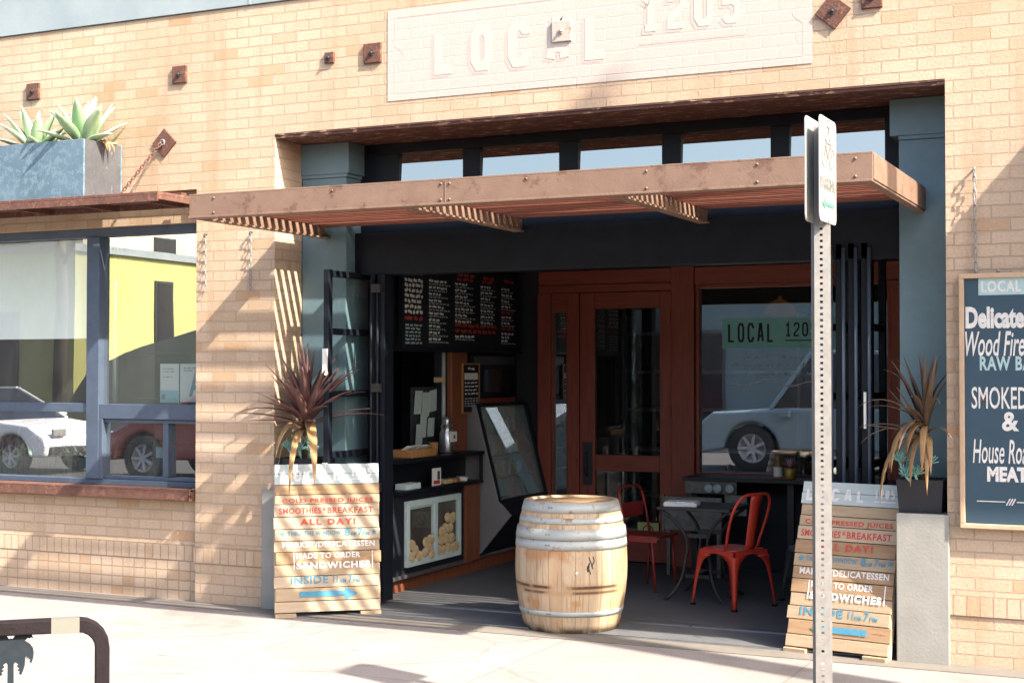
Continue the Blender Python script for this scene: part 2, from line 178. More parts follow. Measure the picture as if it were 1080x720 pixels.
BR = [(0, (.472, .358, .258)), (.3, (.490, .376, .278)), (.62, (.507, .394, .298)), (.90, (.480, .366, .267)), (.96, (.465, .328, .222)), (1, (.455, .30, .19))]
M = dict(
 brick=brick_mat('buff_brick', BR, (.405, .305, .215)),
 soldier=brick_mat('buff_brick_upright', BR, (.35, .25, .17), bw=.0715, bh=.4, offset=0),
 header=brick_mat('buff_brick_headers', BR, (.35, .25, .17), bw=.102, bh=.0715, offset=0),
 paintbrick=brick_mat('whitewashed_brick', BR, (.62, .54, .45), paint=(.44, .385, .35), bumps=.35),
 pave=concrete_mat('pavement_concrete', (.222, .196, .184), (.300, .270, .253)),
 edge=pm('gutter_concrete', (.17, .15, .13), (.125, .11, .094), scale=4, rough=.9, bscale=90),
 slate=pm('patio_slate', (.085, .09, .10), (.12, .122, .125), scale=3, rough=.6, bump=.2, bscale=25),
 asphalt=pm('asphalt', (.06, .06, .062), (.045, .045, .047), scale=2, rough=.95, bump=.4, bscale=120),
 ground=pm('far_ground', (.22, .2, .17), (.16, .15, .12), scale=.3, rough=1, bump=0),
 rust=pm('rusty_steel', (.125, .055, .038), (.075, .032, .024), scale=14, rough=.85, bump=.4, bscale=60, spots=(.19, .085, .05), spot_scale=22, spot_at=.58),
 canopy=pm('canopy_brown_steel', (.205, .128, .088), (.165, .10, .07), scale=9, rough=.6, bump=.12, bscale=90, spots=(.125, .066, .042), spot_scale=8, spot_at=.58),
 slat=pm('canopy_redwood', (.20, .062, .035), (.13, .04, .024), scale=5, stretch=(1, 12, 12), rough=.7, bump=.2),
 pillar=pm('blue_grey_painted_steel', (.135, .215, .245), (.10, .17, .20), scale=3, rough=.55, bump=.15, bscale=40),
 plinth=pm('plinth_render', (.27, .265, .24), (.225, .22, .20), scale=5, rough=.85),
 black=pm('black_painted_steel', (.004, .006, .011), (.007, .010, .016), scale=7, rough=.5, bump=.1, spec=.25),
 blackmat=pm('matt_black_panel', (.008, .010, .015), (.012, .015, .021), scale=5, rough=.75, bump=.1, spec=.25),
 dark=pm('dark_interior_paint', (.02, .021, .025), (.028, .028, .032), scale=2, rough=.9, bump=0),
 frame=pm('blue_steel_frame', (.060, .085, .125), (.045, .062, .095), scale=9, rough=.5, bump=.15, bscale=70),
 redwood=pm('door_redwood', (.34, .072, .035), (.22, .045, .022), scale=4, stretch=(9, 9, 1), rough=.5, bump=.18, spots=(.06, .018, .012), spot_scale=3, spot_at=.68),
 redwoodh=pm('door_redwood_rail', (.34, .072, .035), (.22, .045, .022), scale=4, stretch=(1, 9, 9), rough=.5, bump=.18),
 orangewood=pm('counter_wood', (.24, .08, .034), (.155, .046, .02), scale=4, stretch=(9, 9, 1), rough=.5, bump=.18),
 zinc=pm('zinc_planter', (.125, .195, .245), (.075, .125, .165), scale=2.2, rough=.6, metal=.1, bump=.15, spots=(.135, .20, .245), spot_scale=22, spot_at=.52),
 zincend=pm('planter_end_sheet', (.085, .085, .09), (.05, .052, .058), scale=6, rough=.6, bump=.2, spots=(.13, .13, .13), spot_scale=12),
 coping=pm('coping_metal', (.26, .31, .325), (.32, .365, .375), scale=2.5, rough=.55, metal=.2, bump=.1),
 galv=pm('galvanised_steel', (.22, .22, .22), (.30, .30, .30), scale=30, rough=.5, metal=.4, bump=.08),
 galvdull=pm('mottled_zinc_sheet', (.22, .215, .18), (.12, .12, .10), scale=18, rough=.6, metal=.3, bump=.1),
 hoop=pm('barrel_hoop_steel', (.30, .33, .33), (.40, .42, .41), scale=11, rough=.6, metal=.25, bump=.12, spots=(.24, .16, .10), spot_scale=11, spot_at=.60),
 steel=pm('stainless_steel', (.45, .46, .47), (.5, .5, .51), scale=6, rough=.3, metal=.9, bump=.03),
 oak=barrel_mat(),
 head=pm('barrel_head_oak', (.42, .27, .15), (.30, .18, .09), scale=5, stretch=(1, 9, 1), rough=.8),
 soil=pm('soil', (.04, .03, .02), (.06, .045, .03), scale=40, rough=1, bump=.5),
 white=pm('white_paper', (.80, .79, .76), (.74, .73, .70), scale=8, rough=.8, bump=.03),
 blind=pm('roller_blind', (.88, .88, .84), (.84, .84, .80), scale=3, rough=.9, bump=.05, bscale=300),
 signwhite=pm('sign_white_enamel', (.28, .27, .255), (.26, .25, .235), scale=5, rough=.4, bump=.02),
 signback=pm('sign_back_aluminium', (.40, .41, .39), (.34, .35, .33), scale=5, rough=.45, metal=.3, bump=.02),
 green=pm('sign_green', (.08, .30, .19), (.08, .28, .17), rough=.4, bump=0),
 greyink=pm('faded_sign_ink', (.185, .185, .175), (.215, .215, .205), rough=.5, bump=0),
 blackrack=pm('rack_black_coating', (.010, .007, .008), (.015, .0105, .0115), scale=20, rough=.75, spec=.15, bump=.2, bscale=100),
 rackgrey=pm('rack_grey_plate', (.018, .024, .03), (.013, .018, .023), scale=30, rough=.75, spec=.15, bump=.1),
 sticker=pm('reflective_sticker', (.17, .16, .135), (.15, .145, .12), rough=.4, bump=0),
 red=pm('red_enamel', (.62, .055, .028), (.54, .042, .022), scale=9, rough=.35, bump=.06, spots=(.25, .05, .03), spot_scale=16, spot_at=.70),
 darkred=pm('worn_red_enamel', (.34, .03, .022), (.23, .022, .018), scale=9, rough=.4, bump=.08, spots=(.07, .03, .025), spot_scale=12, spot_at=.6),
 gunmetal=pm('gunmetal_enamel', (.045, .052, .058), (.07, .078, .085), scale=8, rough=.35, metal=.4, bump=.06),
 iron=pm('cast_iron', (.035, .033, .034), (.055, .05, .048), scale=14, rough=.6, metal=.3, bump=.2),
 terra=pm('black_pot', (.007, .008, .011), (.012, .013, .017), scale=8, rough=.6, bump=.15),
 leafd=pm('bronze_leaf', (.17, .085, .075), (.10, .05, .05), scale=3, stretch=(4, 4, 1), rough=.5, bump=0),
 leafo=pm('olive_bronze_leaf', (.15, .10, .06), (.09, .055, .04), scale=3, stretch=(4, 4, 1), rough=.5, bump=0),
 leafdry=pm('dry_leaf', (.34, .20, .085), (.22, .125, .05), scale=6, rough=.7, bump=0),
 trunk=pm('plant_trunk', (.16, .11, .06), (.09, .06, .035), scale=20, rough=.9, bump=.5, bscale=60),
 succ=pm('blue_succulent', (.13, .32, .28), (.20, .40, .34), scale=9, rough=.6, bump=0),
 agave=pm('agave_leaf', (.30, .42, .25), (.42, .52, .36), scale=5, rough=.5, bump=.05),
 agavedark=pm('agave_darker_leaf', (.20, .34, .17), (.28, .40, .24), scale=5, rough=.5, bump=.05),
 chalk=pm('slate_blue_board', (.022, .052, .078), (.03, .064, .092), scale=5, rough=.75, bump=.03),
 boardframe=pm('board_frame_wood', (.50, .36, .24), (.40, .27, .17), scale=7, rough=.7),
 lettw=pm('white_lettering', (.76, .74, .70), (.62, .60, .56), scale=25, rough=.8, bump=0, wear=.37),
 lettname=pm('name_lettering_paint', (.70, .69, .66), (.6, .59, .57), scale=25, rough=.8, bump=0, wear=.32),
 lettslate=pm('board_lettering_paint', (.76, .74, .70), (.58, .56, .53), scale=25, rough=.8, bump=0, wear=.30),
 lettteal=pm('pale_teal_lettering', (.38, .52, .52), (.30, .44, .44), scale=25, rough=.8, bump=0),
 lettr=pm('red_lettering', (.44, .035, .025), (.52, .07, .045), scale=25, rough=.7, bump=0, wear=.37),
 lettb=pm('blue_lettering', (.04, .20, .31), (.07, .25, .35), scale=25, rough=.7, bump=0, wear=.37),
 lettk=pm('black_lettering', (.02, .025, .03), (.03, .035, .04), scale=25, rough=.8, bump=0),
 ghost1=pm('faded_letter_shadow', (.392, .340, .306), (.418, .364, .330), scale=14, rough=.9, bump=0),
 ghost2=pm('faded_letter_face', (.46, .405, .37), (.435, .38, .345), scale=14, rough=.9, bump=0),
 p1=pm('pallet_plank_pale', (.43, .345, .25), (.36, .275, .185), scale=5, stretch=(1, 8, 8), rough=.8, bump=.25, spots=(.33, .19, .10), spot_scale=6, spot_at=.66),
 p2=pm('pallet_plank_mid', (.39, .295, .195), (.31, .22, .135), scale=5, stretch=(1, 8, 8), rough=.8, bump=.25, spots=(.25, .14, .07), spot_scale=6, spot_at=.64),
 p3=pm('pallet_plank_brown', (.34, .22, .125), (.26, .155, .08), scale=5, stretch=(1, 8, 8), rough=.8, bump=.25, spots=(.2, .1, .05), spot_scale=6, spot_at=.62),
 phead=pm('pale_blue_painted_plank', (.42, .48, .47), (.35, .41, .41), scale=6, stretch=(1, 5, 5), rough=.8, bump=.2, spots=(.45, .36, .26), spot_scale=9, spot_at=.70),
 teal=pm('teal_window_film', (.24, .60, .58), (.28, .66, .63), rough=.6, bump=0, emit=0),
 breadw=pm('bread_crust', (.62, .50, .30), (.48, .33, .16), scale=16, rough=.8, bump=.4, bscale=30),
 amber=pm('amber_glass_shade', (.30, .10, .025), (.20, .06, .015), scale=4, rough=.2, bump=0, emit=.06),
 gold=pm('gold_pot', (.45, .30, .06), (.36, .23, .04), rough=.4, metal=.4),
 pink=pm('pink_petals', (.55, .25, .34), (.62, .38, .45), rough=.7, bump=0),
 yellow=pm('yellow_card', (.55, .52, .20), (.48, .45, .16), rough=.7, bump=0),
 traywood=pm('tray_wood', (.40, .20, .07), (.30, .14, .05), scale=6, stretch=(9, 9, 1), rough=.6),
 aqua=pm('aqua_light_paper', (.40, .52, .50), (.50, .58, .56), scale=20, rough=.8, bump=0),
 orangep=pm('orange_print', (.55, .14, .06), (.5, .12, .05), rough=.8, bump=0),
 case=pm('display_case_grey', (.27, .26, .25), (.22, .21, .205), scale=4, rough=.4, metal=.3, bump=.02),
 shelfgreen=pm('case_inner_liner', (.70, .82, .80), (.62, .74, .72), scale=4, rough=.4, bump=0),
 tyre=pm('tyre_rubber', (.02, .02, .02), (.03, .03, .03), rough=.9, bump=.1),
 rim=pm('wheel_rim_silver', (.42, .43, .44), (.36, .37, .38), rough=.4, metal=.3, bump=0),
 carwhite=pm('white_car_paint', (.80, .80, .80), (.78, .78, .78), rough=.25, bump=0, coat=.6),
 carred=pm('dark_red_car_paint', (.22, .02, .02), (.18, .016, .016), rough=.25, bump=0, coat=.6),
 truck=pm('blue_grey_truck_paint', (.19, .275, .315), (.165, .24, .28), rough=.35, bump=0, coat=.4),
 lime=pm('lime_render', (.50, .50, .19), (.44, .45, .16), scale=1, rough=.9, bump=.1),
 greystucco=pm('blue_grey_render', (.13, .185, .20), (.10, .15, .165), scale=1, rough=.9, bump=.1),
 olive=pm('olive_stucco', (.30, .31, .22), (.24, .25, .18), scale=1.2, rough=.95, bump=.2),
 cream=pm('cream_render', (.62, .56, .46), (.55, .50, .40), scale=1, rough=.9, bump=.1),
 darkglass=pm('dark_window_glass', (.015, .018, .022), (.02, .022, .026), rough=.08, bump=0),
 bark=pm('pole_timber', (.14, .10, .07), (.09, .065, .045), scale=8, stretch=(6, 6, 1), rough=.9, bump=.5),
 leaves=pm('tree_leaf', (.05, .10, .03), (.08, .14, .045), scale=3, rough=.7, bump=0),
 fabric=pm('green_awning_canvas', (.05, .12, .09), (.04, .10, .08), rough=.9, bump=.1),
 glass=glass_mat('shop_glass', .40, (.80, .88, .88), wave=.02, film=.03),
 glassblind=glass_mat('shop_glass_over_blind', .16, (.90, .96, .96), wave=.02, film=.06),
 glassdoor=glass_mat('door_glass', .10, (.75, .8, .8), wave=.02, film=.015),
 glassback=glass_mat('patio_window_glass', .42, (.7, .78, .78), wave=.02, film=.03),
 glasstrans=glass_mat('transom_glass', .62, (.4, .45, .48), glossc=(.80, .77, .68)),
 glassclear=glass_mat('clear_case_glass', .12, (.93, .96, .95)),
 glassshow=glass_mat('display_case_glass', .36, (.75, .85, .84), film=.17, filmc=(.70, .92, .90)),  # tinted film puts the pale aqua reflection into the glass colour
)

# ------------------------------------------------------------------ mesh builder
class MB:
    def __init__(s): s.v = []; s.f = []; s.fm = []; s.fs = []; s.mi = 0; s.sm = False; s.T = None
    def add(s, vs, fs):
        o = len(s.v)
        for p in vs:
            p = Vector(p)
            s.v.append(s.T @ p if s.T is not None else p)
        for f in fs:
            s.f.append([o + i for i in f]); s.fm.append(s.mi); s.fs.append(s.sm)
    def box(s, x0, x1, y0, y1, z0, z1):
        s.add([(x0, y0, z0), (x1, y0, z0), (x1, y1, z0), (x0, y1, z0), (x0, y0, z1), (x1, y0, z1), (x1, y1, z1), (x0, y1, z1)],
              [(0, 3, 2, 1), (4, 5, 6, 7), (0, 1, 5, 4), (1, 2, 6, 5), (2, 3, 7, 6), (3, 0, 4, 7)])
        return s
    def bar(s, a, b, w, h, up=(0, 0, 1)):
        a = Vector(a); b = Vector(b); d = (b - a).normalized(); up = Vector(up)
        if abs(d.dot(up)) > .99: up = Vector((0, 1, 0))
        r = d.cross(up).normalized() * w / 2; u = r.cross(d).normalized() * h / 2
        s.add([a - r - u, a + r - u, a + r + u, a - r + u, b - r - u, b + r - u, b + r + u, b - r + u],
              [(0, 1, 2, 3), (7, 6, 5, 4), (0, 4, 5, 1), (1, 5, 6, 2), (2, 6, 7, 3), (3, 7, 4, 0)])
        return s
    def tube(s, pts, r, n=8, closed=False):
        pts = [Vector(p) for p in pts]; m = len(pts)
        rs = r if isinstance(r, (list, tuple)) else [r] * m
        vs = []; nrm = None
        for i, p in enumerate(pts):
            if closed: t = pts[(i + 1) % m] - pts[i - 1]
            else: t = pts[min(i + 1, m - 1)] - pts[max(i - 1, 0)]
            t.normalize()
            if nrm is None:
                nrm = t.orthogonal().normalized()
            else:
                nrm = (nrm - t * nrm.dot(t)).normalized()
            b = t.cross(nrm)
            for k in range(n):
                a = 2 * pi * k / n
                vs.append(p + (nrm * cos(a) + b * sin(a)) * rs[i])
        fs = []
        for i in range(m if closed else m - 1):
            j = (i + 1) % m
            for k in range(n):
                l = (k + 1) % n
                fs.append((i * n + k, i * n + l, j * n + l, j * n + k))
        if not closed: fs += [tuple(range(n))[::-1], tuple((m - 1) * n + k for k in range(n))]
        sm = s.sm; s.sm = True; s.add(vs, fs); s.sm = sm
        return s
    def lathe(s, prof, n=32, c=(0, 0, 0), smooth=True, cap=True):
        vs = []; fs = []
        for r, z in prof:
            for k in range(n):
                a = 2 * pi * k / n; vs.append((c[0] + r * cos(a), c[1] + r * sin(a), c[2] + z))
        for i in range(len(prof) - 1):
            for k in range(n):
                l = (k + 1) % n; fs.append((i * n + k, i * n + l, (i + 1) * n + l, (i + 1) * n + k))
        if cap and prof[0][0] > 1e-4: fs.append(tuple(range(n))[::-1])
        if cap and prof[-1][0] > 1e-4: fs.append(tuple((len(prof) - 1) * n + k for k in range(n)))
        sm = s.sm; s.sm = smooth; s.add(vs, fs); s.sm = sm
        return s
    def prism(s, poly, o, ux, uy, depth):
        """extrude a 2-D polygon laid on origin o with axes ux,uy by the vector depth"""
        o = Vector(o); ux = Vector(ux); uy = Vector(uy); d = Vector(depth); n = len(poly)
        a = [o + ux * p[0] + uy * p[1] for p in poly]; b = [p + d for p in a]
        s.add(a + b, [tuple(range(n)), tuple(range(2 * n - 1, n - 1, -1))] + [(i, n + i, n + (i + 1) % n, (i + 1) % n) for i in range(n)])
        return s
    def flat(s, poly, o, ux, uy):
        o = Vector(o); ux = Vector(ux); uy = Vector(uy)
        s.add([o + ux * p[0] + uy * p[1] for p in poly], [tuple(range(len(poly)))]); return s
    def quad(s, a, b, c, d): s.add([a, b, c, d], [(0, 1, 2, 3)]); return s
    def blade(s, base, d, up, L, w, droop, fold=.25, n=7, thick=0, tipw=.05, belly=.35):
        """a strap leaf: starts along d, bends down by droop, V-folded"""
        p = Vector(base); d = Vector(d).normalized(); up = Vector(up); vs = []
        st = L / n
        for i in range(n + 1):
            t = i / n
            side = d.cross(Vector((0, 0, 1)))
            if side.length < 1e-3: side = Vector((1, 0, 0))
            side.normalize(); nn = side.cross(d).normalized()
            ww = w * (.55 + .45 * min(1, t / belly)) * (1 - max(0, (t - belly) / (1 - belly)) ** 1.6 * (1 - tipw)) * .5
            vs += [p - side * ww + nn * ww * fold, p - nn * thick * (1 - t), p + side * ww + nn * ww * fold]
            d = (d + Vector((0, 0, -1)) * droop * st / L * (.4 + 1.6 * t)).normalized()
            p = p + d * st
        fs = []
        for i in range(n):
            a = i * 3; fs += [(a, a + 1, a + 4, a + 3), (a + 1, a + 2, a + 5, a + 4)]
        sm = s.sm; s.sm = True; s.add(vs, fs); s.sm = sm
        return s
    def mark(s, y):
        m = s.__dict__.setdefault('marks', [])
        if not m or abs(m[-1][2] - y) > .03: m.append((len(s.v), len(s.f), y))
    def build_lines(s, name, mats, parent):
        """one part per line of writing"""
        m = s.marks; ends = [(a[0], a[1]) for a in m[1:]] + [(len(s.v), len(s.f))]
        for i, ((v1, f1), (v0, f0, _)) in enumerate(zip(ends, m)):
            if i == 0: v0 = f0 = 0
            q = MB(); q.v = s.v[v0:v1]; q.f = [[k - v0 for k in f] for f in s.f[f0:f1]]; q.fm = s.fm[f0:f1]; q.fs = s.fs[f0:f1]; q.build(name, mats, parent)
    def build(s, name, mats, parent=None, bevel=0, solid=0, label=None, kind=None, seg=2):
        me = bpy.data.meshes.new(name)
        me.from_pydata([tuple(p) for p in s.v], [], s.f)
        if not isinstance(mats, (list, tuple)): mats = [mats]
        for m in mats: me.materials.append(m)
        uvl = me.uv_layers.new(name='uv').data
        for p, mi, sm in zip(me.polygons, s.fm, s.fs):
            p.material_index = mi; p.use_smooth = sm
            n = p.normal; ax = max(range(3), key=lambda i: abs(n[i]))
            for li in p.loop_indices:
                co = me.vertices[me.loops[li].vertex_index].co
                uvl[li].uv = (co.y, co.z) if ax == 0 else ((co.x, co.z) if ax == 1 else (co.x, co.y))
        o = bpy.data.objects.new(name, me); COL.objects.link(o)
        if parent is not None: o.parent = parent
        if solid:
            k = o.modifiers.new('s', 'SOLIDIFY'); k.thickness = solid; k.offset = 0
        if bevel:
            k = o.modifiers.new('b', 'BEVEL'); k.width = bevel; k.segments = seg; k.limit_method = 'ANGLE'; k.angle_limit = R(40)
        if label: o['label'] = label
        if kind: o['kind'] = kind
        return o
def thing(name, label, cat, loc=(0, 0, 0), rz=0, group=None):
    o = bpy.data.objects.new(name, None); COL.objects.link(o); o.empty_display_size = .2
    o.location = loc; o.rotation_euler = (0, 0, rz); o['label'] = label; o['category'] = cat
    if group: o['group'] = group
    return o
def tag(o, label, cat, group=None):
    o['label'] = label; o['category'] = cat
    if group: o['group'] = group
    return o
def copy_thing(root, loc, rz, label, group=None):
    r = root.copy(); COL.objects.link(r); r.location = loc; r.rotation_euler = (0, 0, rz); r['label'] = label
    if group: r['group'] = group
    for ch in list(root.children):
        c = ch.copy(); COL.objects.link(c); c.parent = r
        for g in ch.children:
            d = g.copy(); COL.objects.link(d); d.parent = c
    return r

# ------------------------------------------------------------------ lettering
def font_polys(txt, bold=.0, shear=0, space=1.0):
    cu = bpy.data.curves.new('t', 'FONT'); cu.body = txt; cu.size = 1; cu.offset = bold; cu.shear = shear; cu.space_character = space
    cu.resolution_u = 3
    ob = bpy.data.objects.new('t', cu); COL.objects.link(ob)
    dg = bpy.context.evaluated_depsgraph_get(); me = bpy.data.meshes.new_from_object(ob.evaluated_get(dg))
    vs = [(v.co.x, v.co.y) for v in me.vertices]; fs = [tuple(p.vertices) for p in me.polygons]
    bpy.data.objects.remove(ob); bpy.data.curves.remove(cu); bpy.data.meshes.remove(me)
    return vs, fs
def fit(vs, x0, x1, y0, y1):
    a = min(v[0] for v in vs); b = max(v[0] for v in vs); c = min(v[1] for v in vs); d = max(v[1] for v in vs)
    return [(x0 + (v[0] - a) / (b - a) * (x1 - x0), y0 + (v[1] - c) / (d - c) * (y1 - y0)) for v in vs]
def text(mb, txt, x0, x1, y0, y1, o, ux, uy, bold=.02, shear=0, space=1.0):
    mb.mark((y0 + y1) / 2)
    vs, fs = font_polys(txt, bold, shear, space); vs = fit(vs, x0, x1, y0, y1)
    o = Vector(o); ux = Vector(ux); uy = Vector(uy)
    mb.add([o + ux * p[0] + uy * p[1] for p in vs], fs)
GL = {
 'L': [[(0, 1), (0, 0), (1, 0)]],
 'O': [[(.25, 0), (.75, 0), (1, .18), (1, .82), (.75, 1), (.25, 1), (0, .82), (0, .18), 'c']],
 '0': [[(.25, 0), (.75, 0), (1, .18), (1, .82), (.75, 1), (.25, 1), (0, .82), (0, .18), 'c']],
 'C': [[(1, .75), (1, .82), (.75, 1), (.25, 1), (0, .82), (0, .18), (.25, 0), (.75, 0), (1, .18), (1, .25)]],
 'A': [[(0, 0), (.4, 1), (.6, 1), (1, 0)], [(.2, .3), (.8, .3)]],
 '1': [[(.1, .8), (.5, 1), (.5, .06)], [(.05, 0), (.95, 0)]],
 '2': [[(0, .75), (0, .85), (.25, 1), (.75, 1), (1, .85), (1, .62), (0, .18), (0, 0), (1, 0)]],
 '5': [[(.95, 1), (.05, 1), (.05, .58), (.7, .58), (1, .42), (1, .16), (.75, 0), (.25, 0), (0, .14)]],
 '6': [[(1, .85), (.75, 1), (.25, 1), (0, .82), (0, .18), (.25, 0), (.75, 0), (1, .18), (1, .4), (.75, .55), (.06, .55)]],
}
def ribbon(pts, w):
    """mitred ribbon quads for a 2-D polyline"""
    closed = pts[-1] == 'c'
    if closed: pts = pts[:-1]
    P = [Vector((p[0], p[1])) for p in pts]; n = len(P); a = []; b = []
    for i in range(n):
        d0 = (P[i] - P[i - 1]).normalized() if (i > 0 or closed) else None
        d1 = (P[(i + 1) % n] - P[i]).normalized() if (i < n - 1 or closed) else None
        if d0 is None: d0 = d1
        if d1 is None: d1 = d0
        n0 = Vector((-d0.y, d0.x)); n1 = Vector((-d1.y, d1.x)); m = n0 + n1
        if m.length < 1e-6: m = n0
        m.normalize(); k = w / 2 / max(.35, m.dot(n0))
        a.append(P[i] + m * k); b.append(P[i] - m * k)
    vs = [tuple(p) for p in a] + [tuple(p) for p in b]
    fs = [(i, n + i, n + (i + 1) % n, (i + 1) % n) for i in range(n if closed else n - 1)]
    return vs, fs
def glyphs(mb, txt, x0, x1, y0, y1, o, ux, uy, w, gap=.45):
    o = Vector(o); ux = Vector(ux); uy = Vector(uy); n = len(txt); cw = (x1 - x0) / (n + (n - 1) * gap)
    for i, ch in enumerate(txt):
        gx = x0 + i * cw * (1 + gap)
        for ks, st in enumerate(GL[ch]):
            pts = [(gx + w / 2 + p[0] * (cw - w), y0 + w / 2 + p[1] * (y1 - y0 - w)) if p != 'c' else 'c' for p in st]
            vs, fs = ribbon(pts, w); mb.add([o + ux * p[0] + uy * p[1] + ux.cross(uy).normalized() * .0006 * ks for p in vs], fs)
def strip(mb, pts, w, o, ux, uy):
    o = Vector(o); ux = Vector(ux); uy = Vector(uy)
    vs, fs = ribbon(pts, w); mb.add([o + ux * p[0] + uy * p[1] for p in vs], fs)
def star(r, cx, cy, n=5):
    return [(cx + (r if k % 2 == 0 else r * .42) * cos(pi / 2 + k * pi / n), cy + (r if k % 2 == 0 else r * .42) * sin(pi / 2 + k * pi / n)) for k in range(2 * n)]
X = (1, 0, 0); Yv = (0, 1, 0); Z = (0, 0, 1)
exec_parts = []

# ================================================================== ground
MB().box(-60, 60, -5.2, .34, -.16, 0).build('pavement', M['pave'], kind='structure')
MB().box(-60, 60, -.2, -.001, .0, .005).build('pavement_edge', M['edge'], kind='structure')
MB().box(-60, 60, -5.36, -5.202, -.16, .004).build('kerb', M['edge'], bevel=.02, kind='structure')
MB().quad((-70, -15.5, -.14), (70, -15.5, -.14), (70, -5.3, -.14), (-70, -5.3, -.14)).build('road', M['asphalt'], kind='structure')
MB().box(-70, 70, -19.9, -15.5, -.3, 0).build('far_pavement', M['pave'], kind='structure')
MB().quad((-400, -400, -.17), (400, -400, -.17), (400, 400, -.17), (-400, 400, -.17)).build('ground', M['ground'], kind='structure')
fl = MB(); fl.quad((-5.78, .0, .006), (-1.25, .0, .006), (-1.25, 3.4, .006), (-5.78, 3.4, .006)); fl.build('patio_floor', M['slate'], kind='structure')
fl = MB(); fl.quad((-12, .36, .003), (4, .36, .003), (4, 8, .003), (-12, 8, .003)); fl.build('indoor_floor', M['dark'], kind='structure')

# ================================================================== our brick building
B = thing('brick_building', 'buff brick deli building with a wide open patio front and blue framed window', 'building')
w = MB()
for bx in ((-12, 4, 0, .34, 3.3, 4.22), (-12, -9.6, 0, .34, 0, 3.3), (-6.45, -5.78, 0, .34, 0, 3.3), (-1.25, 4, 0, .34, 0, 3.3),
           (-9.6, -6.45, .06, .34, 0, .735), (-9.6, -6.45, .06, .34, 2.72, 2.95), (-9.6, -6.45, 0, .34, 2.95, 3.3)): w.box(*bx)
w.build('facade_wall', M['brick'], B)
for x0, x1, y in ((-9.6, -6.451, .06), (-6.456, -5.776, 0), (-1.252, 4, 0)): MB().box(x0, x1, y - .010, y + .02, .285, .398).build('upright_brick_course', M['soldier'], B)
MB().box(-9.6, -6.451, .054, .08, .0, .284).build('header_brick_base', M['header'], B)
w = MB(); w.box(-12.1, 4.1, -.012, .45, 4.226, 4.75)
for k in range(6): w.box(-11.2 + k * 2.6, -11.18 + k * 2.6, -.016, -.012, 4.226, 4.75)
w.build('roof_coping', M['coping'], B, bevel=.008)
w = MB(); w.box(-12, 4, .34, 8, 4.0, 4.2); w.build('roof', M['coping'], B)
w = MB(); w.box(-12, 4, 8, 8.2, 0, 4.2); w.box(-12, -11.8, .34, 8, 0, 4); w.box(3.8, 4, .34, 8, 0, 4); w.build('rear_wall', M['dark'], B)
w = MB(); w.box(-5.779, -1.251, .004, .62, 3.268, 3.299); w.box(-5.779, -1.251, -.003, .004, 3.288, 3.297)
w.build('lintel', pm('peeling_lintel_paint', (.10, .042, .028), (.06, .026, .02), scale=8, rough=.8, bump=.5, bscale=30, stretch=(1, 3, 3), spots=(.36, .24, .15), spot_scale=9, spot_at=.58), B)
for x0, x1 in ((-5.779, -5.41), (-1.57, -1.251)):
    w = MB(); w.box(x0, x1, .342, .74, 0, 3.02); w.box(x0, x1 + (.012 if x0 < -3 else 0), .33, .745, 3.02, 3.045); w.box(x0 - (.05 if x0 > -3 else 0), x1 + (.03 if x0 < -3 else 0), .325, .75, 3.045, 3.266)
    w.build('pillar', M['pillar'], B, bevel=.005)
w = MB(); w.box(-5.86, -5.42, -.035, -.002, 0, .825); w.box(-5.778, -5.42, -.002, .34, 0, .825); w.build('plinth', M['plinth'], B, bevel=.006)
w = MB(); w.box(-1.53, -1.238, -.03, -.002, 0, .84); w.box(-1.53, -1.252, -.002, .34, 0, .84); w.build('plinth', M['plinth'], B, bevel=.006)
w = MB(); w.box(-5.41, -1.57, .46, .62, 2.33, 2.63); w.build('header_beam', M['black'], B, bevel=.004)
# transom lights above the canopy
panes = [(-5.10, -4.587), (-4.453, -3.858), (-3.719, -3.126), (-2.996, -2.402), (-2.28, -1.689)]
w = MB(); w.box(-5.41, -1.57, .54, .62, 2.632, 2.70); w.box(-5.41, -1.57, .54, .62, 3.195, 3.266)
ex = [-5.41] + [v for p in panes for v in p] + [-1.57]
for i in range(0, len(ex), 2): w.box(ex[i], ex[i + 1], .540, .62, 2.70, 3.195)
tf = w.build('transom_window', M['black'], B, bevel=.005)
for a, b in panes: MB().quad((a, .55, 2.70), (b, .55, 2.70), (b, .572, 3.195), (a, .572, 3.195)).build('pane', M['glasstrans'], tf)
# patio enclosure
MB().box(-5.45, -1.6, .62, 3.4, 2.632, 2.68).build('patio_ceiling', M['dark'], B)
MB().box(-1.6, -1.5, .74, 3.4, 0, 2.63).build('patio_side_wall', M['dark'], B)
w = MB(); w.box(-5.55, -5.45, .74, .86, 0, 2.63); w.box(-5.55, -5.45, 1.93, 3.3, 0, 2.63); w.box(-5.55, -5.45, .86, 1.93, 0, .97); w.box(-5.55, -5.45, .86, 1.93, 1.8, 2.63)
w.build('patio_side_wall', M['dark'], B)
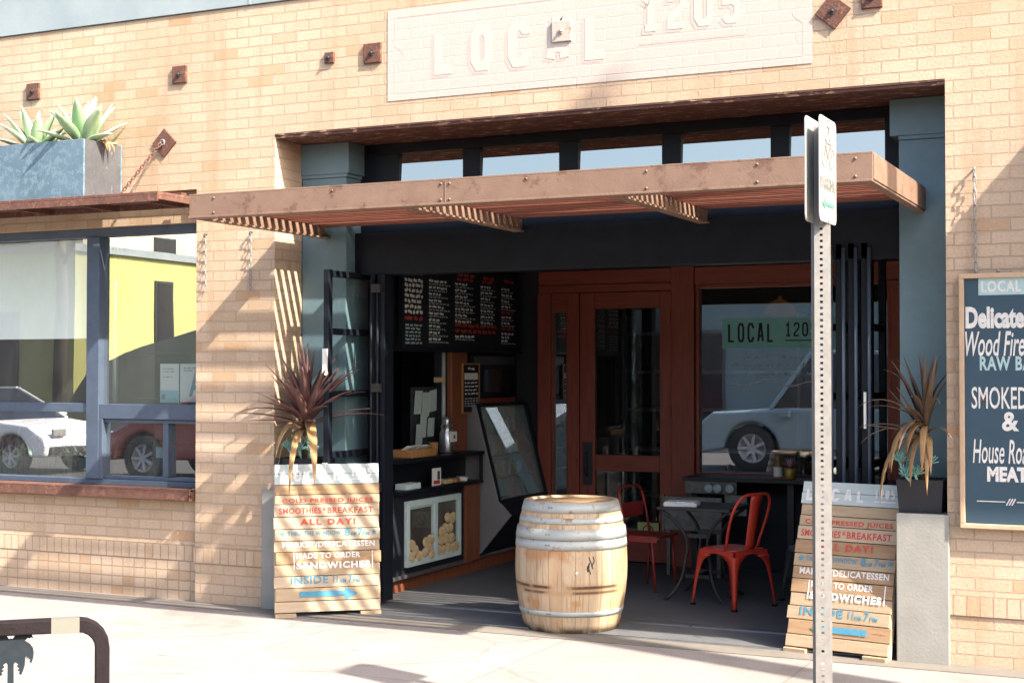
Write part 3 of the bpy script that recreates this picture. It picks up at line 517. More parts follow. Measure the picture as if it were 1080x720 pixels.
# back wall with redwood joinery
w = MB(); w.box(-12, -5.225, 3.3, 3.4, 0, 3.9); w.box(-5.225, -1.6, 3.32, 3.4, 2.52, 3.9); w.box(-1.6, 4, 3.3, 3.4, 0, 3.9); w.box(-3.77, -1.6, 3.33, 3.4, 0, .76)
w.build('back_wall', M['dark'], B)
for bx in ((-5.225, -5.10, 3.24, 3.36, 0, 2.329), (-4.945, -4.835, 3.25, 3.36, 0, 2.329), (-3.98, -3.778, 3.22, 3.36, 0, 2.56), (-2.16, -2.05, 3.25, 3.36, 0, 2.37)): MB().box(*bx).build('door_post', M['redwood'], B, bevel=.006)
for bx in ((-5.21, -3.982, 3.23, 3.36, 2.33, 2.52), (-3.776, -2.05, 3.23, 3.36, 2.372, 2.52), (-5.10, -4.945, 3.262, 3.35, 2.16, 2.329), (-5.10, -4.945, 3.262, 3.35, 0, .20), (-5.21, -3.98, 3.21, 3.23, 2.375, 2.395)): MB().box(*bx).build('door_header', M['redwoodh'], B, bevel=.006)
sl = MB().box(-5.10, -5.085, 3.27, 3.3, .2, 2.16).box(-4.96, -4.945, 3.27, 3.3, .2, 2.16).build('sidelight', M['redwood'], B)
MB().quad((-5.085, 3.3, .2), (-4.96, 3.3, .2), (-4.96, 3.3, 2.16), (-5.085, 3.3, 2.16)).build('pane', M['glassback'], sl)
d = MB(); d.box(-4.83, -4.69, 3.265, 3.315, .02, 2.325); d.box(-4.098, -3.99, 3.265, 3.315, .02, 2.325)
d = d.build('entrance_door', M['redwood'], B, bevel=.006)
for za, zb in ((2.185, 2.325), (.785, .925), (.02, .29)): MB().box(-4.69, -4.098, 3.268, 3.312, za, zb).build('door_rail', M['redwoodh'], d, bevel=.005)
MB().quad((-4.69, 3.29, .29), (-4.098, 3.29, .29), (-4.098, 3.29, .785), (-4.69, 3.29, .785)).build('pane', M['glassdoor'], d)
MB().quad((-4.69, 3.29, .925), (-4.098, 3.29, .925), (-4.098, 3.29, 2.185), (-4.69, 3.29, 2.185)).build('pane', M['glassdoor'], d)
w = MB(); w.box(-4.80, -4.715, 3.255, 3.268, .66, 1.03); w.tube([(-4.757, 3.25, .74), (-4.757, 3.215, .76), (-4.757, 3.215, .92), (-4.757, 3.25, .94)], .011); w.build('handle', M['iron'], d)
for z in (.35, 1.25, 2.05): MB().tube([(-3.985, 3.258, z), (-3.985, 3.258, z + .11)], .011).build('hinge', M['black'], d)
w = MB(); w.box(-3.776, -3.745, 3.26, 3.34, .78, 2.372); w.box(-2.19, -2.16, 3.26, 3.34, .78, 2.372); w.box(-3.745, -2.19, 3.26, 3.34, 2.34, 2.372); w.box(-3.745, -2.19, 3.26, 3.34, .76, .80)
fw = w.build('patio_window', M['redwood'], B, bevel=.004)
MB().quad((-3.745, 3.3, .80), (-2.19, 3.3, .80), (-2.19, 3.3, 2.34), (-3.745, 3.3, 2.34)).build('pane', M['glassback'], fw)
# writing on that pane
w = MB(); w.quad((-3.556, 3.2975, 1.835), (-2.60, 3.2975, 1.835), (-2.60, 3.2975, 2.085), (-3.556, 3.2975, 2.085)); w.build('window_film', M['teal'], fw)
w = MB(); o = (0, 3.2955, 0)
glyphs(w, 'LOCAL', -3.505, -3.115, 1.885, 2.045, o, X, Z, .018, .45)
glyphs(w, '1205', -3.02, -2.76, 1.93, 2.045, o, X, Z, .014, .4); w.box(-3.02, -2.74, 3.294, 3.2955, 1.893, 1.902)
w.build('window_lettering', M['lettk'], fw)
w = MB(); rr = random.Random(3)
def scribble(mb, x0, x1, z, h, y, wd, rng):
    x = x0
    while x < x1:
        n = rng.randint(2, 5); pts = []
        for k in range(n * 2 + 1):
            pts.append((x, z + (h if k % 2 else 0) * rng.uniform(.5, 1))); x += h * .42
        if x < x1: strip(mb, pts, wd, (0, y, 0), X, Z)
        x += h * .8
scribble(w, -3.40, -2.75, 1.748, .028, 3.2965, .005, rr); scribble(w, -3.50, -2.70, 1.682, .028, 3.2965, .005, rr); scribble(w, -3.36, -2.76, 1.612, .028, 3.2965, .005, rr)
strip(w, [(-3.52 + .8 * k / 30, 1.545 + .022 * sin(k / 30 * 4 * pi + 2.6) * (1 if 3 < k < 27 else .5)) for k in range(31)], .009, (0, 3.2965, 0), X, Z)
w.build('window_script', M['lettw'], fw)

# left shop window in blue steel
w = MB(); y0, y1 = .115, .20
w.box(-9.6, -6.45, y0, y1, 2.655, 2.719); w.box(-7.545, -7.425, y0 - .015, y1, .84, 2.655); w.box(-9.6, -9.5, y0, y1, .84, 2.655)
w.box(-6.49, -6.451, y0, y1, .84, 2.655); w.box(-9.5, -7.545, y0, y1, 1.335, 1.405); w.box(-7.425, -6.49, y0 - .008, y1, 1.29, 1.40)
w.box(-9.6, -6.451, y0 - .005, y1, .80, .84)
w.box(-7.425, -7.39, y0 - .012, y1, .84, 1.29); w.box(-7.39, -6.52, y0 + .01, y1, .842, .868); w.box(-7.39, -6.52, y0 + .01, y1, 1.262, 1.288)
w.box(-6.845, -6.795, y0 + .012, y1 - .02, .868, 1.262); w.box(-6.52, -6.49, y0, y1, .842, 1.29)
sw = w.build('shop_window', M['frame'], B, bevel=.004)
for k_, (a, b, c, e, yy) in enumerate(((-9.5, -7.545, 1.405, 2.655, .16), (-9.5, -7.545, .84, 1.335, .16), (-7.425, -6.49, 1.40, 2.655, .16), (-7.39, -6.845, .868, 1.262, .15), (-6.80, -6.52, .868, 1.262, .175))):
    MB().quad((a, yy, c), (b, yy, c), (b, yy, e), (a, yy, e)).build('pane', M['glass' if k_ else 'glassblind'], sw)
w = MB(); w.tube([(-7.36, .21, 1.41), (-7.36, .21, 2.64)], .022, 8); w.build('mullion_pipe', M['steel'], sw)
w = MB(); w.box(-9.62, -6.462, -.045, .115, .785, .799); w.box(-9.62, -6.462, -.045, -.035, .722, .785); w.box(-6.472, -6.462, -.05, .1, .72, .81); w.build('window_sill', M['rust'], B, bevel=.003)

# folding doors
def leaf(xc, ya, yb, zt, rails, mat=M['black']):
    m = MB(); t = .022
    m.box(xc - t, xc + t, ya, ya + .05, .03, zt); m.box(xc - t, xc + t, yb - .05, yb, .03, zt)
    for z in rails: m.box(xc - t * .8, xc + t * .8, ya + .05, yb - .05, z - .022, z + .022)
    f = m.build('folding_door', mat, B, bevel=.004)
    zs = sorted(rails)
    for a, b in zip(zs[:-1], zs[1:]): MB().quad((xc, ya + .05, a), (xc, yb - .05, a), (xc, yb - .05, b), (xc, ya + .05, b)).build('pane', M['glassclear'], f)
    return f
fd = leaf(-5.37, .02, .66, 2.345, (.06, .62, 1.07, 1.49, 1.92, 2.32))
MB().box(-5.385, -5.355, -.005, .018, 1.62, 1.80).build('handle', M['white'], fd); MB().box(-5.385, -5.355, -.005, .018, .85, 1.02).build('handle', M['white'], fd)
w = MB()
for k in range(3): w.box(-5.262 + k * .04, -5.228 + k * .04, .43 + .02 * (k % 2), .56, .03, 2.33)
w.tube([(-5.20, .42, .5), (-5.20, .42, 2.25)], .012); w.tube([(-5.245, .41, .1), (-5.245, .41, 2.3)], .009)
f2 = w.build('folding_door', M['black'], B, bevel=.006)
for z in (.1, .8, 1.5, 2.2): MB().box(-5.24, -5.17, .40, .43, z, z + .06).build('hinge', M['iron'], f2)
MB().lathe([(.035, 0), (.045, .01), (.045, .05), (.03, .06)], 14, (-5.21, .41, .01)).build('door_roller', M['iron'], f2)
for k, xc in enumerate((-2.03, -1.955, -1.88, -1.80)):
    f = leaf(xc, .46, 1.05, 2.43, (.06, .62, 1.07, 1.49, 1.92, 2.40))
    MB().tube([(xc + .03, .445, .2), (xc + .03, .445, 2.40)], .011).build('edge_rod', M['frame'], f)
    if k in (0, 3): MB().box(xc + .0, xc + .014, .42, .44, 1.30, 1.52).build('handle', M['white'], f)
w = MB(); w.box(-5.2, -1.6, .50, .515, .007, .016); w.box(-5.2, -1.6, .535, .55, .007, .016); w.box(-5.2, -1.6, .02, .03, .007, .012); w.build('door_track', M['steel'], B)

# painted sign on the brick
PS = thing('painted_wall_sign', 'whitewashed panel painted on the brick above the entrance with faded LOCAL 1205 letters', 'painted sign')
MB().quad((-4.875, -.0035, 3.455), (-2.0, -.0035, 3.455), (-2.0, -.0035, 4.065), (-4.875, -.0035, 4.065)).build('paint_panel', M['paintbrick'], PS)
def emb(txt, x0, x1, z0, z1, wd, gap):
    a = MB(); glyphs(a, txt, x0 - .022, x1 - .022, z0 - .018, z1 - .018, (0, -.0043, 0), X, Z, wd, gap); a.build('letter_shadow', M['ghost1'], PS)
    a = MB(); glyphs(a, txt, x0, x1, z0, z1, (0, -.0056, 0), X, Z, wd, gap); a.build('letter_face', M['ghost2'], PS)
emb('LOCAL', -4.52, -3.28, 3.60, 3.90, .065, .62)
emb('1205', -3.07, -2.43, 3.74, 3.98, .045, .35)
a = MB(); a.box(-3.08, -2.40, -.0045, -.0036, 3.66, 3.675); a.build('underline', M['ghost1'], PS)
a = MB()
bz = lambda x0, x1, z0, z1: a.box(x0, x1, -.0045, -.0036, z0, z1)
bz(-4.82, -2.055, 3.50, 3.504); bz(-4.82, -4.816, 3.504, 3.70); bz(-4.82, -4.816, 3.82, 4.01); bz(-2.059, -2.055, 3.504, 3.70); bz(-2.059, -2.055, 3.82, 4.01); bz(-4.82, -2.055, 4.01, 4.014)
strip(a, [(-4.818 + .06 * sin(k / 10 * pi), 3.70 + .12 * k / 10) for k in range(11)], .006, (0, -.0045, 0), X, Z)
strip(a, [(-2.057 - .06 * sin(k / 10 * pi), 3.70 + .12 * k / 10) for k in range(11)], .006, (0, -.0045, 0), X, Z)
a.build('border_line', pm('faded_border', (.428, .373, .338), (.438, .383, .348), scale=14, rough=.9, bump=0), PS)

# rusty anchor plates
def anchor(x, z, s, lab, rot=0, mat=None):
    t = thing('anchor_plate', lab, 'anchor plate', (x, 0, z), 0, 'anchor plates on the brick')
    m = MB(); q = s / 2; m.T = Matrix.Rotation(rot, 4, 'Y')
    m.box(-q, q, -.018, .01, -q, q); m.build('plate', mat or M['rust'], t, bevel=.004)
    m = MB(); m.T = Matrix.Rotation(R(90), 4, 'X'); m.lathe([(.020, .018), (.020, .025)], 6, smooth=False); m.lathe([(.010, .02), (.010, .034), (.006, .037)], 10); m.build('bolt', mat or M['iron'], t)
    return t
anchor(-7.98, 3.775, .125, 'rusty square anchor plate on the brick directly above the agaves')
anchor(-6.60, 3.785, .125, 'rusty square anchor plate between the planter and the painted sign')
anchor(-5.33, 3.79, .075, 'smallest rusty anchor plate, alone between two larger square ones')
anchor(-4.99, 3.79, .135, 'rusty square anchor plate close to the painted sign beside the letter L')
anchor(-3.60, 3.80, .135, 'whitewashed anchor plate inside the painted sign between its letters', 0, pm('whitewashed_plate', (.42, .36, .32), (.38, .32, .27), scale=12, spots=(.25, .14, .1), spot_scale=22, spot_at=.6))
anchor(-1.88, 3.745, .15, 'rusty anchor plate turned on its corner beside the digits of the painted sign', R(40))
anchor(-1.655, 3.80, .12, 'rusty square anchor plate next to the tilted diamond shaped one')

def chain_mb(m, a, b, pitch=.034, r=.0045, wd=.011):
    a = Vector(a); b = Vector(b); d = b - a; n = max(2, int(d.length / pitch)); d.normalize()
    s1 = d.cross(Vector((.3, 1, .2))).normalized(); s2 = d.cross(s1)
    for i in range(n):
        c = a + d * (i + .5) * pitch; s = s1 if i % 2 else s2; L = pitch * .62
        pts = [c + d * (L * cos(t)) * (1 if abs(cos(t)) > .5 else 1) + s * wd * sin(t) for t in [2 * pi * k / 8 for k in range(8)]]
        m.tube(pts, r, 5, closed=True)
# left shelf awning with planter
SH = thing('shelf_awning', 'rusty steel shelf over the blue framed window hung from a chain', 'shelf', (-8.2, 0, 2.85))
m = MB(); m.box(-1.6, 1.77, -.46, -.001, .012, .035); m.box(-1.6, 1.77, -.46, -.45, -.035, .012); m.box(-1.6, 1.77, -.02, -.001, -.03, .012); m.box(1.755, 1.77, -.45, -.02, -.02, .012)
m.build('shelf_plate', M['rust'], SH, bevel=.003)
for k in range(6): MB().box(-1.4 + .6 * k, -1.36 + .6 * k, -.45, -.02, -.03, .012).build('bracket', M['rust'], SH)
MB().box(1.60, 1.66, -.06, -.0, .035, .075).build('stop_block', M['rust'], SH)
m = MB(); m.T = Matrix.Translation((1.465, 0, .45)) @ Matrix.Rotation(R(45), 4, 'Y'); m.box(-.075, .075, -.014, .005, -.075, .075); m.build('wall_plate', M['rust'], SH, bevel=.003)
m = MB(); m.tube([(1.465 + .018 * cos(2 * pi * k / 10), -.03, .45 + .02 * sin(2 * pi * k / 10)) for k in range(10)], .006, 6, True); m.build('eye_ring', M['galv'], SH)
m = MB(); chain_mb(m, (1.455, -.04, .44), (1.36, -.36, .04), .028); m.build('chain', M['rust'], SH)
PL = thing('planter_box', 'long blue grey zinc planter box on the rusty shelf', 'planter', (-8.2, 0, 2.886))
m = MB(); x0, x1, ya, yb, h = -1.4, 1.09, -.43, -.02, .41
m.box(x0, x1, ya, ya + .015, 0, h); m.box(x0, x1, yb - .015, yb, 0, h)
m.box(x0 + .015, x1 - .015, ya + .015, yb - .015, 0, .02)
m.build('long_side', M['zinc'], PL, bevel=.003)
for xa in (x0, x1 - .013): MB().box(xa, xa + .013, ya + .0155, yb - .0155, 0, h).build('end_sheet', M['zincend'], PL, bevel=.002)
MB().box(x0 + .016, x1 - .016, ya + .016, yb - .016, .2, h - .03).build('soil', M['soil'], PL)
def agave(loc, seed, lab, sc=1):
    rg = random.Random(seed); t = thing('agave', lab, 'agave', loc, rg.uniform(0, 6), 'agaves in the shelf planter')
    a = MB(); b = MB()
    for i in range(20):
        f = i / 19; az = i * 2.399 + rg.uniform(-.2, .2); el = R(12 + 70 * f ** .9) + rg.uniform(-.08, .08)
        L = sc * (.30 + .06 * sin(f * pi)) * rg.uniform(.88, 1.1)
        (b if i % 4 == 0 else a).blade((cos(az) * .025, sin(az) * .025, .01 + .02 * f), (cos(az) * cos(el), sin(az) * cos(el), sin(el)), Z, L, sc * .108 * rg.uniform(.85, 1.1), rg.uniform(-.12, .22), .35, 7, .012, .02, .45)
    a.build('leaf_rosette', M['agave'], t, solid=.006); b.build('darker_leaf', M['agavedark'], t, solid=.006)  # some leaves around the rosette take a darker green
agave((-7.27, -.25, 3.265), 4, 'pale green agave at the planter end above the hanging dry leaf')
agave((-7.74, -.24, 3.255), 9, 'smaller pale green agave further along the zinc planter', .88)
m = MB(); rg = random.Random(5)
for k in range(5): m.blade((rg.uniform(-.03, .03), rg.uniform(-.03, .03), 0), (rg.uniform(.2, 1), rg.uniform(-.6, .1), .5), Z, .14, .02, 3.2, .4, 6)
t = m.build('dry_leaf', M['leafdry'], solid=.003); t.location = (-7.13, -.22, 3.285); tag(t, 'curled dry leaf hanging over the planter corner beside the larger agave', 'dry leaf')

for x, lab in ((-6.36, 'loose hanging chain on the pier nearest the blue window'), (-5.97, 'loose hanging chain on the pier nearest the entrance')):
    t = thing('wall_chain', lab, 'chain', (x, 0, 2.61), 0, 'chains on the brick pier')
    m = MB(); chain_mb(m, (0, -.020, 0), (0, -.020, -.43), .036, .0032, .009); m.build('links', M['galv'], t)
    MB().tube([(0, .01, .01), (0, -.03, .01), (0, -.03, -.01)], .006).build('eye_bolt', M['iron'], t)

# ================================================================== canopy
CA = thing('entrance_canopy', 'flat brown steel canopy with slatted redwood top over the entrance', 'canopy', (-3.505, 0, 2.585))
hw = 2.085; m = MB()
m.box(-hw, hw, -1.2, -1.19, .012, .138); m.box(-hw, hw, -1.2, -1.12, .138, .15); m.box(-hw, hw, -1.215, -1.13, 0, .012); m.build('fascia', M['canopy'], CA, bevel=.002)
for sx in (-1, 1):
    m = MB(); m.box(sx * hw - .006, sx * hw + .006, -1.189, .44, .012, .138)
    m.box(min(sx * hw, sx * (hw - .06)), max(sx * hw, sx * (hw - .06)), -1.119, .44, .1385, .1495); m.box(min(sx * hw, sx * (hw - .05)), max(sx * hw, sx * (hw - .05)), -1.129, .44, .0, .0115); m.build('side_channel', M['canopy'], CA, bevel=.002)
for x in (-.60, .70):
    m = MB(); m.box(x - .02, x + .02, -1.125, .44, .0125, .085); m.box(x - .035, x + .035, -1.125, .44, .001, .012); m.build('joist', M['canopy'], CA)
m = MB(); yy = -1.11; rg = random.Random(2)
while yy < .40:
    for x0, x1 in ((-hw + .008, -.601), (-.599, .699), (.701, hw - .008)):
        dz = rg.uniform(-.003, .003); m.box(x0, x1, yy + rg.uniform(-.003, .003), yy + .038, .088 + dz, .130 + dz)
    yy += .085
m.build('slats', M['slat'], CA)
m = MB(); m.box(-.305, -.299, -1.203, -1.2, .014, .136)
for x in (-1.9, -1.05, -.33, -.275, .2, .9, 1.5, 2.0):
    for z in (.03, .12):
        if rg.random() < .75: m.T = Matrix.Translation((x, -1.2, z)) @ Matrix.Rotation(R(90), 4, 'X'); m.lathe([(.008, 0), (.008, .005)], 6); m.T = None
m.build('bolt_heads', M['canopy'], CA)

# awning added unseen for the shade it throws, and utility pole beyond the right edge
AW = thing('added_shade_awning', 'dark green canvas awning, unseen, added to shade the slate board and floor', 'awning', (-.3, 0, 0))
m = MB(); m.prism([(-.001, 3.5), (-.75, 3.05), (-.75, 2.93), (-.74, 2.93), (-.74, 3.04), (-.001, 3.485)], (0, 0, 0), Yv, Z, (3.6, 0, 0)); m.build('canvas', M['fabric'], AW)
m = MB()
for x in (.01, 1.8, 3.58): m.tube([(x, -.735, 3.03), (x, -.001, 3.03)], .012); m.tube([(x, -.735, 3.03), (x, -.01, 3.47)], .012)
m.build('awning_frame', M['galv'], AW)
UP = thing('utility_pole', 'timber utility pole with a cross arm on the pavement', 'utility pole', (2.2, -1.89, 0))
MB().lathe([(.15, 0), (.14, 4), (.12, 8.7)], 16).build('pole', M['bark'], UP)
MB().box(-.9, .9, -.18, -.09, 8.2, 8.32).build('cross_arm', M['bark'], UP)
for x in (-.8, -.4, .4, .8): MB().lathe([(.03, 0), (.04, .05), (.025, .09), (.04, .12), (0, .15)], 10, (x, -.135, 8.32)).build('insulator', M['darkglass'], UP)

# ================================================================== slate menu board on the right wall
SB = thing('slate_board', 'tall dark slate menu board in a wooden frame hung by a chain on brick', 'menu board', (-.905, 0, .775))
W2 = .27; H = 1.415; m = MB(); f = .028
m.box(-W2, W2, -.06, -.02, 0, f); m.box(-W2, W2, -.06, -.02, H - f, H); m.box(-W2, -W2 + f, -.06, -.02, f, H - f); m.box(W2 - f, W2, -.06, -.02, f, H - f); m.build('frame', M['boardframe'], SB, bevel=.005)
MB().box(-W2 + f, W2 - f, -.042, -.02, f, H - f).build('slate', M['chalk'], SB)
o = (0, -.0435, 0); zz = lambda py: 1.415 - (py - 289) * .00529
m = MB(); m.quad((-.165, -.0432, zz(312)), (.195, -.0432, zz(312)), (.195, -.0432, zz(293)), (-.165, -.0432, zz(293)))
m.build('name_plate', M['lettteal'], SB)
m = MB(); text(m, 'LOCAL', -.15, .06, zz(309), zz(297), (0, -.0446, 0), X, Z, .03, 0, 1.15); text(m, '1205', .09, .18, zz(307), zz(298), (0, -.0446, 0), X, Z, .02); m.build('name_lettering', M['lettslate'], SB)
m = MB()
text(m, 'Delicatessen', -.235, .235, zz(347), zz(324), o, X, Z, .045)
text(m, 'Wood Fired', -.238, .12, zz(376), zz(350), o, X, Z, .012, .25)
text(m, 'SMOKED', -.205, .09, zz(431), zz(408), o, X, Z, .008)
text(m, '&', -.045, .045, zz(454), zz(434), o, X, Z, .03)
text(m, 'House Roasted', -.20, .20, zz(488), zz(463), o, X, Z, .008, .18)
text(m, 'MEATS', -.125, .125, zz(507), zz(491), o, X, Z, .05)
for s in (-1, 1): m.box(min(s * .03, s * .18), max(s * .03, s * .18), -.0446, -.0436, zz(528), zz(528) + .005)
for k in (-1, 0, 1): strip(m, [(k * .014 - .01, zz(531)), (k * .014 + .01, zz(524))], .006, o, X, Z)
m.build_lines('white_lettering', M['lettslate'], SB)
m = MB(); text(m, 'RAW BAR', -.16, .16, zz(391), zz(376), o, X, Z, .03, 0, 1.1); m.build('teal_lettering', M['lettteal'], SB)
m = MB(); chain_mb(m, (-.185, -.03, 2.0), (-.178, -.035, H + .01), .040, .0034, .0095); m.build('chain', M['galv'], SB)
MB().tube([(-.185, .01, 2.005), (-.185, -.035, 2.005), (-.185, -.035, 1.99)], .006).build('eye_bolt', M['galv'], SB)
m = MB()
for x in (-.178, -.06, .12): m.lathe([(.01, 0), (.01, .02), (.006, .024)], 8, (x, -.04, H))
m.build('screw_heads', M['galv'], SB)

# ================================================================== wooden pavement boards
def sandwich_board(loc, rz, lab, wid, seed, right, back, foot):
    t = thing('sandwich_board', lab, 'sandwich board', loc, rz, 'pallet wood pavement signs')
    rg = random.Random(seed); Ht = 1.02; lean = math.atan2(back, 1.0)
    T = Matrix.Rotation(-lean, 4, 'X')          # board plane: local x right, z up, leaning back (+y)
    m = MB(); m.T = T
    edges = [0.0, .075, .165, .245, .325, .41, .485, .565, .65, .735, .80, .87]
    edges = [0.03 + e / .87 * (Ht * .865 - .03) for e in edges]
    for i in range(len(edges) - 1):
        m.mi = [0, 1, 2, 0, 1, 0, 1, 2, 1, 0, 0][(i + seed) % 11] if not right else [1, 2, 1, 1, 2, 2, 1, 2, 0, 1, 1][i]
        dx = rg.uniform(-.008, .008); dy = rg.uniform(-.004, .002)
        m.box(-wid / 2 + dx, wid / 2 + dx + rg.uniform(-.004, .004), -.018 + dy, 0 + dy, edges[i] + .002, edges[i + 1] - .002)
    m.build('planks', [M['p1'], M['p2'], M['p3']], t, bevel=.003)
    m = MB(); m.T = T; m.box(-wid / 2, wid / 2, -.019, 0, Ht * .867, Ht * .935 - .001); m.box(-wid / 2 + .003, wid / 2, -.018, 0, Ht * .936, Ht); m.build('header_board', M['phead'], t, bevel=.003)
    m = MB(); m.T = T
    for s in (-1, 1): m.box(s * (wid / 2 - .03) - .03, s * (wid / 2 - .03) + .03, .001, .062, .02, Ht - .005)
    m.build('frame_post', M['p1'], t, bevel=.003)
    for s in (-1, 1): MB().box(s * (wid / 2 - .07) - .07, s * (wid / 2 - .07) + .07, -.03, .05, 0, .028).build('foot', M['p2'], t, bevel=.003)
    m = MB()
    for s in (-1, 1): m.bar((s * (wid / 2 - .06), .93 * back + .05, .93), (s * (wid / 2 - .06), foot, .0), .045, .03)
    m.bar((-wid / 2 + .06, foot + .25 * (back - foot) + .02, .25), (wid / 2 - .06, foot + .25 * (back - foot) + .02, .25), .03, .04); m.build('rear_leg', M['p3'], t)
    ux = Vector((wid, 0, 0)); uz = T @ Vector((0, 0, Ht)); nrm = (T @ Vector((0, -1, 0)))
    o = Vector((-wid / 2, 0, 0)) + nrm * .0225
    def tx(mb, s, u0, u1, v0, v1, bold=.03, shear=0, sp=1.1): text(mb, s, u0, u1, 1 - v1, 1 - v0, o, ux, uz, bold, shear, sp)
    m = MB(); uxm = Vector((1, 0, 0)); uzm = uz / Ht
    glyphs(m, 'LOCAL', .05 * wid, .64 * wid, Ht * .885, Ht * .962, o, uxm, uzm, .018, .6)
    glyphs(m, '1205', .73 * wid, .93 * wid, Ht * .915, Ht * .968, o, uxm, uzm, .012, .35); strip(m, [(.73 * wid, Ht * .897), (.94 * wid, Ht * .897)], .008, o, uxm, uzm)
    m.build('name_lettering', M['lettname'], t)
    m = MB()
    tx(m, 'COLD PRESSED JUICES', .07, .94, .226, .262); tx(m, 'SMOOTHIES', .04, .44, .287, .328); tx(m, '&', .455, .49, .285, .31, .02); tx(m, 'BREAKFAST', .50, .94, .287, .328); tx(m, 'ALL DAY!', .24, .77, .36, .402, .045, 0, 1.3)
    m.build_lines('red_lettering', M['lettr'], t)
    m = MB(); tx(m, 'THRU THE WINDOW', .12, .63, .44, .47, .02); tx(m, '8', .665, .715, .43, .478, .02); tx(m, 'AM', .72, .775, .453, .476, .02); tx(m, '7', .79, .835, .43, .478, .02); tx(m, 'PM', .84, .90, .453, .476, .02)
    for cx in (.075, .945): m.flat(star(.022, cx * wid, Ht * .545), o, uxm, uzm)
    if right: tx(m, 'INSIDE', .12, .55, .735, .785, .02); tx(m, '11', .60, .65, .735, .785, .01); tx(m, 'AM-', .66, .74, .76, .785, .02); tx(m, '7', .75, .80, .735, .785, .02); tx(m, 'PM', .81, .88, .76, .785, .02)
    else: tx(m, 'INSIDE', .15, .50, .735, .785, .02); tx(m, '11', .55, .59, .735, .785, .01); tx(m, 'AM', .605, .67, .76, .785, .02); tx(m, '7', .69, .73, .735, .785, .02); tx(m, 'PM', .74, .80, .76, .785, .02)
    A = [(.23, .835), (.66, .835), (.66, .815), (.78, .855), (.66, .90), (.66, .872), (.23, .872)]
    A = [((u if not right else 1.02 - u), 1 - v) for u, v in A]
    if right: A = A[::-1]
    m.flat([(u * wid, v * Ht) for u, v in A][::-1], o, uxm, uzm)
    m.build_lines('blue_lettering', M['lettb'], t)
    m = MB(); tx(m, 'MARKET/DELICATESSEN', .07, .95, .512, .55); tx(m, 'MADE TO ORDER', .20, .81, .585, .622); tx(m, 'SANDWICHES', .20, .90, .645, .69, .05, 0, 1.2)
    for u in (.18, .925): strip(m, [(u * wid, Ht * .31), (u * wid, Ht * .42)], .007, o, uxm, uzm)
    m.build_lines('white_lettering', M['lettw'], t)
    return t
sandwich_board((-5.28, -.085, 0), math.atan2(.45, .56), 'pallet wood pavement sign with a right pointing blue arrow standing in striped sunlight', .71, 3, False, .13, .20)
sandwich_board((-1.878, -.035, 0), math.atan2(-.11, .62), 'pallet wood pavement sign with a left pointing blue arrow, behind the perforated sign pole', .625, 5, True, .30, .50)

# ================================================================== barrel
BA = thing('wine_barrel', 'weathered oak wine barrel with grey steel hoops standing in the entrance', 'barrel', (-3.645, .245, 0), R(20)); BA.scale = (1, 1, .945)
def br(z): return .300 + .062 * (1 - ((z - .435) / .435) ** 2)
prof = [(0, .03), (br(0) - .035, .03), (br(0) - .03, 0), (br(0), 0)] + [(br(k * .87 / 24), k * .87 / 24) for k in range(1, 25)] + [(br(.87) - .028, .87), (br(.87) - .034, .835)]
MB().lathe(prof, 52).build('staves', M['oak'], BA)
MB().lathe([(br(.87) - .033, .80), (br(.87) - .033, .856), (0, .856)], 40).build('head', M['head'], BA)
for z0, z1, e in ((.80, .866, .004), (.728, .768, .003), (.625, .695, .009), (.56, .622, .005), (.118, .152, .004)):
    pr = [(br(z0) - .004, z0 + .001), (br(z0) + e, z0), (br((z0 + z1) / 2) + e, (z0 + z1) / 2), (br(z1) + e, z1), (br(z1) - .004, z1 - .001)]
    MB().lathe(pr, 52, cap=False).build('hoop', M['hoop'], BA)
m = MB(); rg = random.Random(8)
for z in (.835, .66, .59, .135): 
    for a in (4.3, 4.36): m.lathe([(.007, 0), (.005, .004)], 6, ((br(z) + .006) * cos(a), (br(z) + .006) * sin(a), z))
m.build('rivet', M['iron'], BA)
m = MB()
def onb(a, z): return ((br(z) + .002) * cos(a), (br(z) + .002) * sin(a), z)
a0 = R(-60 - 20 + 12)
for st in ([(-.03, .50), (.05, .42)], [(-.07, .42), (-.02, .46), (-.05, .40), (-.07, .42)], [(.03, .44), (.08, .47), (.06, .50)], [(-.06, .44), (-.01, .40), (.0, .385)]):
    m.tube([onb(a0 + a * .9, z + .02) for a, z in st], .003, 5)
m.build('black_mark', M['lettk'], BA)
m = MB(); m.tube([onb(a0 - .26, .405), onb(a0 - .23, .425)], .008, 6); m.build('pale_chip', M['lettw'], BA)

